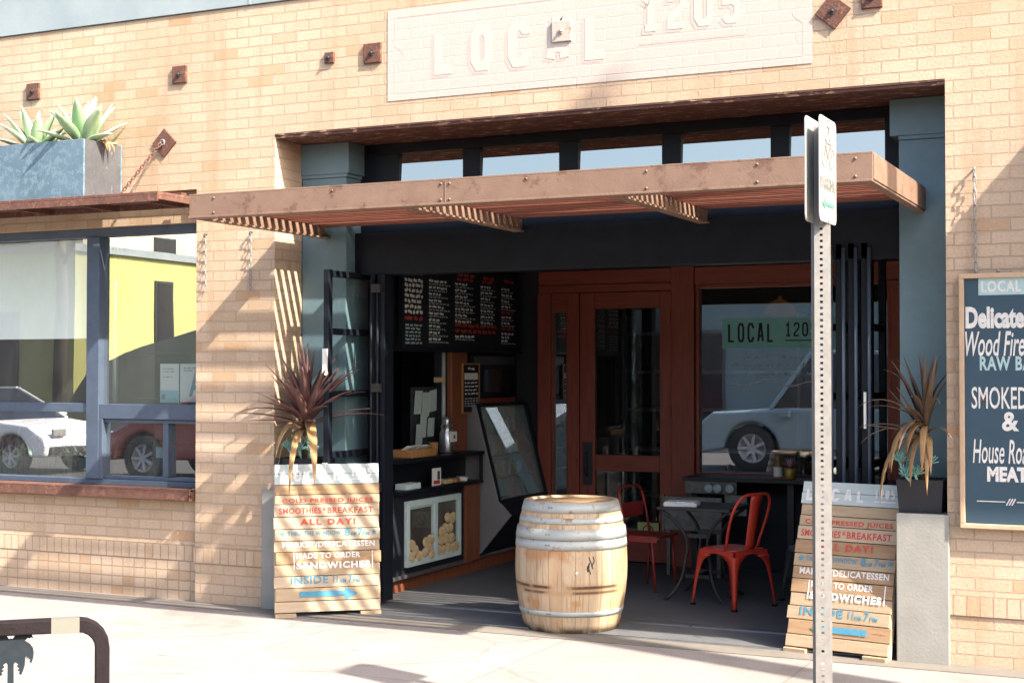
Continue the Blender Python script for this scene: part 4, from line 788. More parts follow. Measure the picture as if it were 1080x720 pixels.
# ================================================================== chairs, table
def arc(p0, p1, p2, n=8):
    p0, p1, p2 = Vector(p0), Vector(p1), Vector(p2)
    return [p0 * (1 - t) ** 2 + p1 * 2 * t * (1 - t) + p2 * t * t for t in [k / n for k in range(n + 1)]]
def steel_chair(loc, rz, lab, mat, grp):
    t = thing('steel_chair', lab, 'chair', loc, rz, grp); zs = .405
    m = MB(); q = .165; c = .05; pts = []
    for sx, sy in ((1, 1), (-1, 1), (-1, -1), (1, -1)):
        a0 = math.atan2(sy, sx)
        for k in range(5):
            a = a0 - R(45) + R(90) * k / 4; pts.append((sx * (q - c) + c * cos(a), sy * (q - c) + c * sin(a)))
    m.prism(pts, (0, 0, zs - .012), X, Yv, (0, 0, .012))
    for i in range(4):   # apron with shallow arch
        a = R(90 * i); ca, sa = cos(a), sin(a); row = []
        for k in range(9):
            s = -1 + k / 4; zb = zs - .03 - .055 * abs(s) ** 2.2
            for z in (zs - .01, zb):
                rad = q + .006 + (zs - z) * .10; p = (rad, s * rad * .93); row.append((p[0] * ca - p[1] * sa, p[0] * sa + p[1] * ca, z))
        m.add(row, [(2 * k, 2 * k + 1, 2 * k + 3, 2 * k + 2) for k in range(8)])
    m.build('seat', mat, t, bevel=.004)
    prof = [(0, .020), (.08, .024), (.2, .033), (.28, .045), (.325, .066), (.35, .10), (.362, .13)]
    for sx, sy in ((1, 1), (-1, 1), (-1, -1), (1, -1)):
        m = MB(); m.sm = True; vs = []
        for z, wd in prof:
            h = q + .006 + (zs - z) * .10
            vs += [(sx * (h - wd), sy * h, z), (sx * (h - .006), sy * (h + .001), z), (sx * (h + .001), sy * (h - .006), z), (sx * h, sy * (h - wd), z)]
        m.add(vs, [(4 * i + k, 4 * i + k + 1, 4 * i + k + 5, 4 * i + k + 4) for i in range(len(prof) - 1) for k in range(3)])
        lg = m.build('leg', mat, t, solid=.005)
        h = q + .006 + zs * .10; MB().box(min(sx * (h - .026), sx * (h + .003)), max(sx * (h - .026), sx * (h + .003)), min(sy * (h - .026), sy * (h + .003)), max(sy * (h - .026), sy * (h + .003)), 0, .014).build('foot', M['black'], lg)
    m = MB(); L = []
    for s in (-1, 1):
        P = [(-.07, s * .155, zs - .03), (-.095, s * .165, zs + .06)] + arc((-.12, s * .175, zs + .14), (-.205, s * .20, zs + .375), (-.225, s * .085, zs + .385), 9) 
        L.append(P)
    m.tube(L[0] + [(-.232, 0, zs + .388)] + L[1][::-1], .0105, 8); m.build('back_hoop', mat, t)
    m = MB(); vs = []
    for k in range(8):
        u = k / 7; z = zs - .01 + u * (.392); x = -.158 - .075 * u; wd = .048 + .010 * u; vs += [(x + .006, -wd, z), (x - .004, 0, z), (x + .006, wd, z)]
    m.sm = True; m.add(vs, [(3 * k + j, 3 * k + j + 1, 3 * k + j + 4, 3 * k + j + 3) for k in range(7) for j in range(2)]); m.build('splat', mat, t, solid=.004)
    return t
steel_chair((-2.925, 1.47, .006), math.atan2(.46, -.89), 'bright red enamelled steel chair with a splat back on the patio', M['red'], 'patio chairs')
steel_chair((-2.42, 1.95, .006), R(-108), 'dark gunmetal steel chair in the shade behind the red chair', M['gunmetal'], 'patio chairs')
FC = thing('folding_chair', 'worn dark red metal folding chair half hidden behind the barrel', 'chair', (-3.82, 1.98, .006), R(-8), 'patio chairs')
for s in (-1, 1):
    MB().tube([(-.03, s * .19, .0), (-.01, s * .188, .20), (.0, s * .187, .40)], .0098).build('leg', M['darkred'], FC)
    MB().tube([(.235, s * .168, .0), (.215, s * .168, .22), (.20, s * .168, .40)], .0095).build('leg', M['darkred'], FC)
m = MB(); hp = [(.0, -.187, .401), (-.03, -.19, .55)] + arc((-.055, -.19, .66), (-.075, -.19, .765), (-.08, -.09, .765), 6) + arc((-.08, .09, .765), (-.075, .19, .765), (-.055, .19, .66), 6) + [(-.03, .19, .55), (.0, .187, .401)]
m.tube(hp, .0105); m.build('back_hoop', M['darkred'], FC)
m = MB(); m.box(-.062, -.054, -.182, .182, .535, .645); m.build('back_panel', M['darkred'], FC, bevel=.003)
m = MB(); m.box(-.10, .25, -.175, .175, .40, .412); m.box(-.10, .25, -.178, -.172, .365, .40); m.box(-.10, .25, .172, .178, .365, .40); m.build('seat', M['darkred'], FC, bevel=.004)
TB = thing('bistro_table', 'small dark cast iron bistro table between the red chairs', 'table', (-3.22, 1.72, .006))
m = MB(); m.box(-.27, .27, -.26, .26, .645, .668); m.build('tabletop', M['iron'], TB, bevel=.004)
for s in (-1, 1):
    for e in (-1, 1):
        m = MB(); m.tube(arc((s * .25, e * .23, .645), (s * .02, e * .15, .48), (s * .09, e * .15, .30), 8) + arc((s * .095, e * .15, .27), (s * .10, e * .17, .10), (s * .22, e * .24, .0), 8), .012); m.build('leg', M['iron'], TB)
m = MB(); m.bar((-.09, -.15, .17), (.09, -.15, .17), .02, .025); m.bar((-.09, .15, .17), (.09, .15, .17), .02, .025); m.bar((0, -.15, .17), (0, .15, .17), .02, .02); m.bar((-.09, -.15, .46), (.09, -.15, .46), .02, .03); m.bar((-.09, .15, .46), (.09, .15, .46), .02, .03)
m.build('stretcher', M['iron'], TB)
m = MB(); m.box(-.12, .12, -.085, .085, 0, .026); m.box(-.115, .10, -.08, .09, .027, .034); t = m.build('stack_of_menus', M['white'], bevel=.002); t.location = (-3.345, 1.60, .675); t.rotation_euler = (0, 0, R(8)); tag(t, 'white stack of menus on the bistro table', 'menus')

# ledge under the patio window, with its things
LD = thing('window_ledge', 'dark narrow counter ledge below the patio window with round pale tags', 'ledge', (-2.9, 3.0, 0))
m = MB(); m.box(-.87, .85, -.12, .25, .755, .785); m.build('ledge_board', M['iron'], LD, bevel=.004)
for x in (-.80, 0, .78): MB().bar((x, .0, .006), (x, .0, .755), .05, .05).build('support', M['iron'], LD)
for x in (-.645, -.572, -.47):
    m = MB(); m.T = Matrix.Translation((x, -.124, .70)) @ Matrix.Rotation(R(90), 4, 'X'); m.lathe([(.0, .006), (.034, .006), (.036, 0)], 18); m.T = None
    tg = m.build('round_tag', M['aqua'], LD); tg.scale = (1, 1, 1)
m = MB(); m.box(-.85, -.42, -.10, -.09, .655, .754); m.build('tag_rail', M['galvdull'], LD)
GB = thing('zinc_panel', 'mottled grey zinc sheet leaning behind the bistro table', 'metal panel', (-3.60, 2.72, 0))
m = MB(); m.box(-.27, .215, -.02, .0, .37, .64); m.box(-.28, -.262, -.03, .02, .36, .65); m.box(-.02, .0, -.026, -.02, .37, .64); m.build('sheet', M['galvdull'], GB, bevel=.003)
m = MB(); m.box(-.25, -.22, 0, .03, 0, .37); m.box(.17, .2, 0, .03, 0, .37); m.box(.22, .40, .05, .07, .50, .66); m.build('stand', M['galvdull'], GB)
BT = thing('sauce_bottle', 'small bottle with a pale label on the window ledge', 'bottle', (-3.0, 2.98, .786)); sc_ = 1
MB().lathe([(.034, 0), (.036, .01), (.036, .10), (.014, .13), (.014, .155)], 18).build('glass_body', M['traywood'], BT); MB().lathe([(.0368, .02), (.0368, .095)], 18, cap=False).build('label', M['white'], BT); MB().lathe([(.016, .15), (.018, .155), (.018, .18), (.012, .185)], 14).build('cap', M['gold'], BT)
FP = thing('flower_pot', 'gold pot of pink flowers on the window ledge', 'flower pot', (-2.90, 2.98, .786))
MB().lathe([(.04, 0), (.045, .01), (.05, .085), (.046, .09), (.04, .08)], 20).build('pot', M['gold'], FP)
m = MB(); rg = random.Random(4)
for k in range(60):
    a = rg.uniform(0, 6.28); e = rg.uniform(.2, 1.4); m.blade((cos(a) * .015, sin(a) * .015, .10), (cos(a) * cos(e), sin(a) * cos(e), sin(e)), Z, rg.uniform(.05, .085), .016, .3, .3, 3)
m.build('petals', M['pink'], FP)
m = MB()
for k in range(6): a = k; m.tube([(.01 * cos(a), .01 * sin(a), .05), (.02 * cos(a), .02 * sin(a), .11)], .003, 5)
m.build('stems', M['leaves'], FP)
YC = thing('yellow_notice', 'small yellow no smoking notice at the foot of the redwood door', 'notice', (-4.2, 3.262, .29))
MB().box(-.095, .095, -.004, 0, -.075, .07).build('card', M['yellow'], YC)
m = MB(); strip(m, [(.045 * cos(2 * pi * k / 20), .045 * sin(2 * pi * k / 20)) for k in range(20)] + ['c'], .009, (0, -.006, 0), X, Z); strip(m, [(-.03, -.03), (.03, .03)], .008, (0, -.0068, 0), X, Z); m.build('no_smoking_mark', M['lettk'], YC)
PD = thing('pendant_lamp', 'amber dome pendant lamp hanging behind the patio window', 'lamp', (-3.245, 4.0, 2.13))
MB().lathe([(.145, 0), (.14, .03), (.11, .09), (.05, .13), (.02, .14), (.015, .17)], 28, cap=False).build('lamp_shade', M['amber'], PD, solid=.004)
MB().tube([(0, 0, .17), (0, 0, 1.8)], .006).build('cord', M['black'], PD)
# dim room behind the glass
RS = thing('bar_shelf', 'dark shelf unit in the room behind the redwood door', 'shelf', (-4.3, 5.2, 0))
m = MB()
for z in (.4, .85, 1.25, 1.62, 2.0): m.box(-.8, .9, 0, .3, z, z + .03)
m.box(-.83, -.8, 0, .3, 0, 2.2); m.box(.9, .93, 0, .3, 0, 2.2); m.build('shelves', M['steel'], RS)

# ================================================================== deli counter on the patio's left wall (faces +x)
# local frame of the side wall: x' = depth along +y, z up, outwards = +x
Ya = (0, 1, 0)
CT = thing('deli_counter', 'black and redwood deli counter along the patio wall under the menu board', 'counter', (-5.45, 0, 0))
m = MB(); m.box(.001, .13, .86, 2.0, .135, .74); m.build('counter_front', M['blackmat'], CT, bevel=.004)
m = MB(); m.box(.001, .20, .80, 2.24, .965, .995); m.box(.001, .19, .86, 2.24, .735, .76); m.box(.001, .012, .86, 2.2, .76, .965); m.box(.17, .185, 2.20, 2.24, .76, .965); m.build('counter_shelf', M['black'], CT, bevel=.003)
m = MB(); m.box(.001, .10, .80, 3.24, .0, .105); m.build('kick_board', M['orangewood'], CT, bevel=.003)
m = MB(); m.box(.001, .145, .80, 2.02, .105, .133); m.box(.001, .125, 2.26, 3.24, .105, .128); m.build('steel_trim', M['steel'], CT, bevel=.002)
m = MB(); m.box(.002, .15, 2.01, 2.25, .106, .734); m.box(.002, .05, 1.95, 2.22, .996, 1.80); m.build('wood_post', M['orangewood'], CT, bevel=.004)
# little bread cabinet with sliding doors let into it
BC = thing('bread_cabinet', 'pale framed sliding glass cabinet of round loaves in the counter front', 'cabinet', (-5.32, 0, 0))
ya, yb, za, zb = 1.02, 1.90, .185, .675; fw_ = .045
m = MB(); m.box(.001, .03, ya, yb, za, za + fw_ + .01); m.box(.001, .03, ya, yb, zb - fw_, zb); m.box(.001, .03, ya, ya + fw_, za + fw_ + .01, zb - fw_); m.box(.001, .03, yb - fw_, yb, za + fw_ + .01, zb - fw_); m.box(.001, .033, 1.44, 1.50, za + fw_ + .01, zb - fw_); m.box(.0, .02, ya + fw_, 1.44, zb - fw_ - .02, zb - fw_)
m.build('frame', pm('pale_blue_cabinet_frame', (.58, .70, .68), (.5, .62, .60), scale=9, rough=.45, bump=.05), BC, bevel=.003)
for a, b in ((ya + fw_, 1.44), (1.50, yb - fw_)): MB().quad((.022, a, za + .05), (.022, b, za + .05), (.022, b, zb - .04), (.022, a, zb - .04)).build('pane', M['glassclear'], BC)
m = MB(); m.box(.0005, .0012, ya, yb, za, zb); m.build('lining', pm('cabinet_lining', (.16, .15, .12), (.05, .04, .04), scale=3, rough=.7, bump=0), BC)
rg = random.Random(12)
loaves = [(1.09, .255), (1.15, .30), (1.21, .25), (1.30, .265), (1.36, .30), (1.405, .25), (1.33, .34), (1.40, .36), (1.53, .26), (1.60, .255), (1.68, .265), (1.76, .255), (1.82, .26), (1.56, .335), (1.65, .34), (1.74, .335), (1.63, .42), (1.71, .415), (1.575, .40), (1.68, .50), (1.76, .49), (1.10, .345)]
proto = None
for k, (y, z) in enumerate(loaves):
    if proto is None:
        m = MB(); pr = [(.052 * sin(a), -.04 * cos(a)) for a in [pi * j / 9 for j in range(10)]]; pr[0] = (0, pr[0][1]); pr[-1] = (0, pr[-1][1]); m.lathe(pr, 14); o = m.build('loaf', M['breadw']); proto = o
    else:
        o = proto.copy(); COL.objects.link(o)
    o.location = (-5.30 + .003 + rg.uniform(-.0, .0) - .0, y, z); o.scale = (.30, rg.uniform(.9, 1.15), rg.uniform(.95, 1.15)); o.rotation_euler = (rg.uniform(-.4, .4), 0, 0)
    tag(o, 'small round loaf piled behind the sliding glass of the bread cabinet', 'loaf', 'loaves in the bread cabinet')

# slanted refrigerated display case
DC = thing('display_case', 'slanted glass fronted grab and go display case beside the door', 'display case', (-5.45, 0, 0))
A = [(.005, .14), (.14, .14), (.42, .47), (.31, .58), (.10, 1.37), (.005, 1.37)]
for yy in (2.275, 3.21):
    MB().prism(A, (0, yy, 0), X, Z, (0, .025, 0)).build('side_panel', M['case'], DC, bevel=.003)
m = MB(); m.prism([(.005, .14), (.135, .14), (.41, .47), (.305, .575), (.29, .56), (.005, .56)], (0, 2.301, 0), X, Z, (0, .908, 0)); m.build('lower_case', M['blackmat'], DC)
m = MB(); m.prism([(.005, .561), (.02, .561), (.02, 1.36), (.005, 1.36)], (0, 2.301, 0), X, Z, (0, .908, 0))
m.build('inner_liner', M['shelfgreen'], DC)
for z, dx in ((.75, .20), (.93, .15), (1.11, .10)):
    MB().box(.021, dx, 2.31, 3.20, z, z + .012).build('case_shelf', M['steel'], DC)
MB().quad((.305, 2.301, .582), (.305, 3.209, .582), (.104, 3.209, 1.34), (.104, 2.301, 1.34)).build('front_glass', M['glassshow'], DC)
m = MB()
for yy in (2.275, 3.205): m.bar((.316, yy + .015, .57), (.112, yy + .015, 1.36), .03, .02, (0, 1, 0))
m.bar((.312, 2.28, .578), (.312, 3.23, .578), .03, .03); m.bar((.108, 2.28, 1.365), (.108, 3.23, 1.365), .03, .03); m.build('glass_frame', M['black'], DC)
rg = random.Random(3)
for z, dx in ((.762, .12), (.942, .09), (1.122, .06)):
    for k in range(7):
        y = 2.4 + k * .115 + rg.uniform(-.01, .01)
        o = MB().lathe([(.024, 0), (.026, .01), (.026, .08), (.012, .10), (.012, .115)], 10).build('juice_bottle', M['aqua' if (k + int(z * 10)) % 3 else 'breadw']); o.location = (-5.45 + dx, y, z + .001)
        o['shelf'] = 0
        tag(o, 'juice bottle standing in a row behind the slanted glass', 'bottle', 'bottles in the display case')
# monitor / dark oven front above the case
MO = thing('wall_oven', 'dark built in oven front above the display case', 'oven', (-5.45, 0, 0))
MB().box(.001, .04, 2.32, 3.18, 1.42, 1.79).build('oven_body', M['black'], MO, bevel=.006); MB().box(.04, .046, 2.55, 3.08, 1.47, 1.66).build('oven_glass', M['darkglass'], MO); MB().box(.04, .05, 2.36, 3.14, 1.70, 1.77).build('control_panel', M['gunmetal'], MO); m = MB(); m.box(.001, .03, 2.32, 3.2, 1.372, 1.415); m.build('wood_strip', M['redwood'], MO)

# big menu board
MN = thing('menu_board', 'large black menu board of small white and red rows above the counter', 'menu board', (-5.34, 0, 0))
m = MB(); m.box(-.02, 0, 1.02, 3.14, 1.82, 2.47); m.build('board', M['blackmat'], MN)
m = MB(); m.box(-.02, .012, 1.0, 1.02, 1.80, 2.48); m.box(-.02, .012, 1.02, 3.16, 1.80, 1.82); m.build('frame', M['black'], MN)
rg = random.Random(21); mw = MB(); mr = MB(); mt = MB()
def rows(mb, y0, y1, z, h, word=.05):
    y = y0
    while y < y1 - .02:
        w_ = min(rg.uniform(.5, 1.5) * word, y1 - y)
        strip(mb, [(y + w_ * k / 4, z + rg.uniform(-.25, .25) * h) for k in range(5)], h * .95, (.003, 0, 0), Ya, Z); y += w_ + word * .35
MN_cols = [(1.06, 1.36), (1.44, 1.80), (1.88, 2.26), (2.34, 2.66), (2.74, 3.04)]
mt.box(.001, .003, 1.07, 1.34, 2.38, 2.43)
for k in range(7): rows(mw, 1.06, 1.34, 2.335 - k * .040, .024)
rows(mr, 1.06, 1.36, 2.045, .026, .09)
for k in range(6): rows(mt, 1.07, 1.33, 1.995 - k * .027, .014)
for ci, (a, b) in enumerate(MN_cols[1:]):
    rows(mr, a + .05, b - .04, 2.425 - ci * .004, .024, .08)
    if ci in (1, 2): rows(mr, a + .03, b - .06, 2.385, .022, .07)
    z = 2.345
    while z > 1.88:
        if ci == 1 and 1.97 < z < 2.02: rows(mr, a, MN_cols[3][1], z, .026, .08); z -= .045; continue
        if ci == 3 and (2.12 < z < 2.16 or 2.0 < z < 2.04): rows(mr, a, b - .05, z, .024, .08); z -= .04; continue
        if ci == 2 and z < 2.02: break
        rows(mw, a, a + (b - a) * rg.uniform(.5, .9), z, .018); z -= .024
        if rg.random() < .8: rows(mt, a, b - rg.uniform(0, .06), z, .010, .04); z -= .020
        z -= .006
dimw = pm('chalk_white_rows', (.80, .80, .78), (.55, .55, .54), scale=60, rough=.9, bump=0)
mw.build('white_rows', dimw, MN); mr.build('red_rows', M['lettr'], MN); mt.build('pale_rows', M['lettteal'], MN)

PQ = thing('small_menu_plaque', 'narrow black menu plaque with gilt edge on the redwood post by the display case', 'plaque', (-5.385, 0, 0))
MB().box(-.012, 0, 2.12, 2.40, 1.31, 1.70).build('plaque_board', M['blackmat'], PQ)
m = MB(); g = .012; m.box(-.01, .004, 2.105, 2.12, 1.30, 1.71); m.box(-.01, .004, 2.40, 2.415, 1.30, 1.71); m.box(-.01, .004, 2.12, 2.40, 1.30, 1.31); m.box(-.01, .004, 2.12, 2.40, 1.70, 1.71); m.build('gilt_edge', M['traywood'], PQ)
m = MB(); m.box(.0005, .002, 2.14, 2.38, 1.575, 1.63); rows(m, 2.2, 2.32, 1.665, .018)
for k in range(4): rows(m, 2.14, 2.38, 1.55 - k * .03, .012)
for k in range(4): rows(m, 2.14, 2.38, 1.42 - k * .02, .006)
m.build('plaque_rows', dimw, PQ)

# things on and behind the counter
m = MB(); m.box(-.09, .09, -.2, .2, 0, .012); m.box(-.09, -.08, -.2, .2, .012, .06); m.box(.08, .09, -.2, .2, .012, .06); m.box(-.08, .08, -.2, -.19, .012, .06); m.box(-.08, .08, .19, .2, .012, .06)
t = m.build('wooden_tray', M['traywood'], bevel=.003); t.location = (-5.36, 1.24, .997); tag(t, 'shallow wooden tray of napkins on the deli counter', 'tray')
m = MB(); rg = random.Random(6)
for k in range(10): 
    y = -.17 + k * .035; m.bar((-.05, y, .02), (.05, y + rg.uniform(-.02, .02), .07 + rg.uniform(0, .02)), .004, .06, (0, 1, 0))
t = m.build('napkins', M['white']); t.location = (-5.36, 1.24, 1.0); tag(t, 'white folded napkins standing in the wooden tray', 'napkins')
t = MB().lathe([(.03, 0), (.038, .10), (.034, .10), (.028, .01)], 16).build('clay_cup', M['traywood']); t.location = (-5.32, 1.485, .997); tag(t, 'small terracotta cup beside the wooden tray', 'cup')
JR = thing('tip_jar', 'clear tip jar with a white label on the counter end', 'jar', (-5.37, 1.80, .997))
MB().lathe([(.055, 0), (.06, .01), (.06, .15), (.045, .18), (.045, .20), (.05, .205)], 20).build('jar_glass', M['steel'], JR); MB().box(.05, .066, -.05, .05, .09, .17).build('label', M['white'], JR); MB().lathe([(.05, .206), (.03, .25), (.04, .28), (0, .29)], 14).build('lid', M['steel'], JR)
m = MB(); m.box(.07, .0705, -.012, .012, .115, .145); m.build('label_mark', M['lettk'], JR)
PO = thing('slim_post', 'thin pale steel post with a small flag sign on the counter', 'post', (-5.43, 1.86, .997))
MB().tube([(0, 0, 0), (0, 0, .80)], .016, 10).build('tube', pm('pale_post_paint', (.42, .46, .42), (.36, .4, .37), rough=.4, bump=0), PO); m = MB(); m.prism([(-.20, .60), (-.02, .60), (-.02, .53), (-.06, .56), (-.20, .56)], (.018, 0, 0), Ya, Z, (.006, 0, 0)); m.build('flag_sign', M['breadw'], PO)
rg = random.Random(11)
for k, (y, z, w_, h) in enumerate(((1.60, 1.40, .09, .16), (1.72, 1.38, .09, .17), (1.83, 1.41, .09, .15), (1.66, 1.22, .08, .17), (1.78, 1.20, .08, .13), (1.58, 1.15, .08, .14))):
    m = MB(); w_ *= 1.3; h *= 1.15; m.box(0, .004, -w_ / 2, w_ / 2, -h / 2, h / 2); o = m.build('order_slip', M['aqua']); o.location = (-5.52 + k * .004, y, z); o.rotation_euler = (rg.uniform(-.12, .12), R(4), 0)
    tag(o, ('top left', 'top middle', 'top right', 'middle left', 'middle right', 'lowest')[k] + ' pale order slip on the dark pinboard in the serving hatch', 'paper', 'order slips in the serving hatch')
m = MB(); m.box(-.01, 0, 1.5, 1.92, 1.05, 1.52); t = m.build('slip_board', M['gunmetal']); t.location = (-5.525, 0, 0); tag(t, 'dark pinboard holding the order slips', 'pinboard')
PC = thing('photo_card', 'small white photo card with a red stripe on the counter shelf', 'card', (-5.30, 1.50, .762))
MB().box(-.004, 0, -.07, .07, 0, .135).build('card', M['white'], PC); MB().box(.0005, .002, -.05, .05, .012, .04).build('red_stripe', M['lettr'], PC); MB().box(.0005, .002, .01, .05, .045, .11).build('photo', M['gunmetal'], PC)
t = MB().box(-.05, .05, -.11, .11, 0, .045).build('white_box', M['aqua'], bevel=.004); t.location = (-5.33, 1.10, .762); tag(t, 'flat pale box at the near end of the counter shelf', 'box')
for k, (y, mm, lab) in enumerate(((1.70, 'breadw', 'golden packet lying on the counter shelf next to the photo card'), (1.84, 'traywood', 'brown packet in the middle of the counter shelf'), (2.0, 'lettw', 'pale packet at the far end of the counter shelf'))):
    m = MB(); m.box(-.05, .05, -.065, .065, 0, .035); t = m.build('snack_packet', M[mm], bevel=.012); t.location = (-5.34, y, .762); t.rotation_euler = (0, 0, .2 * k); tag(t, lab, 'packet', 'packets on the counter shelf')

# ================================================================== potted dracaenas
def in_wall(p):
    x, y, z = p
    if y > -.01 and (x < -5.75 or x > -1.275) and z < 3.3: return True
    if y > .31 and (x < -5.38 or x > -1.60): return True
    return False
def dracaena(loc, seed, lab, n, L0, trunk_h, ph, pw, dry, succ, wl, dl, green):
    t = thing('potted_dracaena', lab, 'potted plant', loc, 0, 'potted dracaenas by the entrance'); rg = random.Random(seed); base = Vector(loc)
    m = MB(); a, b = pw / 2 * .9, pw / 2
    m.add([(-a, -a, 0), (a, -a, 0), (a, a, 0), (-a, a, 0), (-b, -b, ph), (b, -b, ph), (b, b, ph), (-b, b, ph), (-b + .02, -b + .02, ph), (b - .02, -b + .02, ph), (b - .02, b - .02, ph), (-b + .02, b - .02, ph), (-b + .02, -b + .02, ph - .03), (b - .02, -b + .02, ph - .03), (b - .02, b - .02, ph - .03), (-b + .02, b - .02, ph - .03)],
          [(0, 3, 2, 1)] + [(i, (i + 1) % 4, 4 + (i + 1) % 4, 4 + i) for i in range(4)] + [(4 + i, 4 + (i + 1) % 4, 8 + (i + 1) % 4, 8 + i) for i in range(4)] + [(8 + i, 8 + (i + 1) % 4, 12 + (i + 1) % 4, 12 + i) for i in range(4)] + [(12, 13, 14, 15)])
    m.build('pot', M['terra'], t)
    c = Vector((.02, -.02, ph + trunk_h))
    m = MB(); m.tube([(0, 0, ph - .05), (.01, -.01, ph + trunk_h * .5), tuple(c)], [.026, .022, .024], 9); m.build('trunk', M['trunk'], t)
    m = MB(); m2 = MB(); cnt = 0; tries = 0
    while cnt < n and tries < 4000:
        tries += 1
        az = rg.uniform(0, 2 * pi); f = cnt / n; isdry = cnt < dry
        el = R(rg.uniform(-12, 25)) if isdry else R(8 + 78 * rg.random() ** .8)
        L = L0 * rg.uniform(.75, 1.08); d = Vector((cos(az) * cos(el), sin(az) * cos(el), sin(el)))
        if isdry: L *= rg.uniform(.7, 1.25)
        bad = any(in_wall(base + c + d * L * k * .97 + Vector((0, 0, 0))) for k in (.3, .45, .6, .75, .9, 1))
        if bad: continue
        cnt += 1
        (m2 if isdry else m).blade(c + Vector((0, 0, rg.uniform(-.05, .04))), d, Z, L, wl * rg.uniform(.8, 1.2), rg.uniform(2.0, 4.2) if isdry else rg.uniform(.05, dl), .35, 10, 0, .04, .3)
    m.build('foliage', M[green], t, solid=.0016); m2.build('dry_foliage', M['leafdry'], t, solid=.0016)
    m = MB()
    for sx, sy, sz in succ:
        for k in range(26):
            az = k * 2.399; el = R(10 + 70 * k / 26); m.blade((sx, sy, ph + sz), (cos(az) * cos(el), sin(az) * cos(el), sin(el)), Z, rg.uniform(.045, .07), .011, -.2, .4, 3)
        m.tube([(sx * .6, sy * .6, ph - .03), (sx, sy, ph + sz)], .006, 6)
    m.build('succulents', M['succ'], t, solid=.004)
dracaena((-5.60, .12, .826), 3, 'bronze leaved dracaena in a black pot beside the open folding door', 66, .54, .24, .22, .30, 4, [(-.05, -.14, .07), (.05, -.15, .06), (.13, -.13, .05), (.1, -.1, .1)], .060, .7, 'leafd')
dracaena((-1.405, .14, .841), 6, 'olive and straw leaved dracaena in a black pot near the slate board', 42, .46, .28, .19, .26, 11, [(-.11, -.13, .10), (-.02, -.15, .03), (.05, -.14, .09), (-.07, -.16, .02)], .036, 1.7, 'leafo')

# ================================================================== street sign pole
SP = thing('bicycle_sign_pole', 'perforated steel pole with two back to back bicycle parking plates', 'sign pole', (-1.40, -2.40, 0), R(0))
m = MB(); hs = [.05 + .0255 * k for k in range(102)]; wv_, hw_ = .029, .006
# U channel web with real holes: built from rungs and two side strips
ztop = 2.67
m.box(-wv_, -hw_, -.002, .002, 0, ztop); m.box(hw_, wv_, -.002, .002, 0, ztop)
zp = 0
for z in hs: m.box(-hw_, hw_, -.002, .002, zp, z - .005); zp = z + .005
m.box(-wv_, -wv_ + .003, .002, .03, 0, ztop); m.box(wv_ - .003, wv_, .002, .03, 0, ztop); m.box(-wv_ - .011, -wv_ + .003, .027, .030, 0, ztop); m.box(wv_ - .003, wv_ + .011, .027, .030, 0, ztop)
m.T = Matrix.Identity(4); pole = m.build('post', pm('painted_galvanised_post', (.19, .18, .168), (.24, .23, .218), scale=25, rough=.5, metal=.2, bump=.05), SP)
pole.rotation_euler = (0, 0, R(16)) 
def sign_plate(name, a, off, face, back, writing):
    ww, hh, c = .140, .219, .03; pts = []
    for sx, sy in ((1, 1), (-1, 1), (-1, -1), (1, -1)):
        a0 = math.atan2(sy, sx)
        for k in range(5): an = a0 - R(45) + R(90) * k / 4; pts.append((sx * (ww - c) + c * cos(an), sy * (hh - c) + c * sin(an)))
    T = Matrix.Translation((0, 0, 2.485)) @ Matrix.Rotation(a, 4, 'Z') @ Matrix.Translation((off[0], off[1], 0))
    m = MB(); m.T = T; m.prism(pts, (0, 0, 0), X, Z, (0, .003, 0)); pl = m.build(name, face, SP)
    m = MB(); m.T = T; m.prism([(p[0] * .985, p[1] * .99) for p in pts], (0, .0032, 0), X, Z, (0, .001, 0)); m.build('plate_back', back, pl)
    if writing:
        o = (0, -.002, 0)
        m = MB(); m.T = T
        for cx in (-.06, .06): strip(m, [(cx + .043 * cos(2 * pi * k / 20), .055 + .043 * sin(2 * pi * k / 20)) for k in range(20)] + ['c'], .008, o, X, Z)
        o2 = (0, -.003, 0)
        strip(m, [(-.06, .055), (-.03, .115), (.04, .115), (.0, .055), (-.03, .115)], .008, o2, X, Z); strip(m, [(.06, .055), (.035, .13), (.02, .135)], .008, (0, -.0035, 0), X, Z); strip(m, [(-.05, .125), (-.02, .125)], .008, (0, -.0035, 0), X, Z)
        strip(m, [(.0, .15), (.02, .18), (-.01, .185)], .010, o2, X, Z)
        text(m, 'PARKING', -.125, .125, -.085, -.03, o, X, Z, .02); m.build('sign_lettering', M['greyink'], pl)
        m = MB(); m.T = T; m.box(-.06, .09, -.003, -.001, -.15, -.135); m.flat([(-.10, -.1425), (-.055, -.165), (-.055, -.12)], (0, -.003, 0), X, Z); m.build('green_arrow', M['green'], pl)
        m = MB(); m.T = T
        for z in (-.21, .21): m.T = T @ Matrix.Translation((0, 0, z)) @ Matrix.Rotation(R(90), 4, 'X'); m.lathe([(.007, 0), (.005, .005)], 8)
        m.build('bolt', M['galv'], pl)
    return pl
sign_plate('sign_plate', R(88.5), (.0, -.030), M['signwhite'], M['signback'], True)
sign_plate('sign_plate', R(268.5), (.0, -.032), M['signwhite'], M['signback'], True)

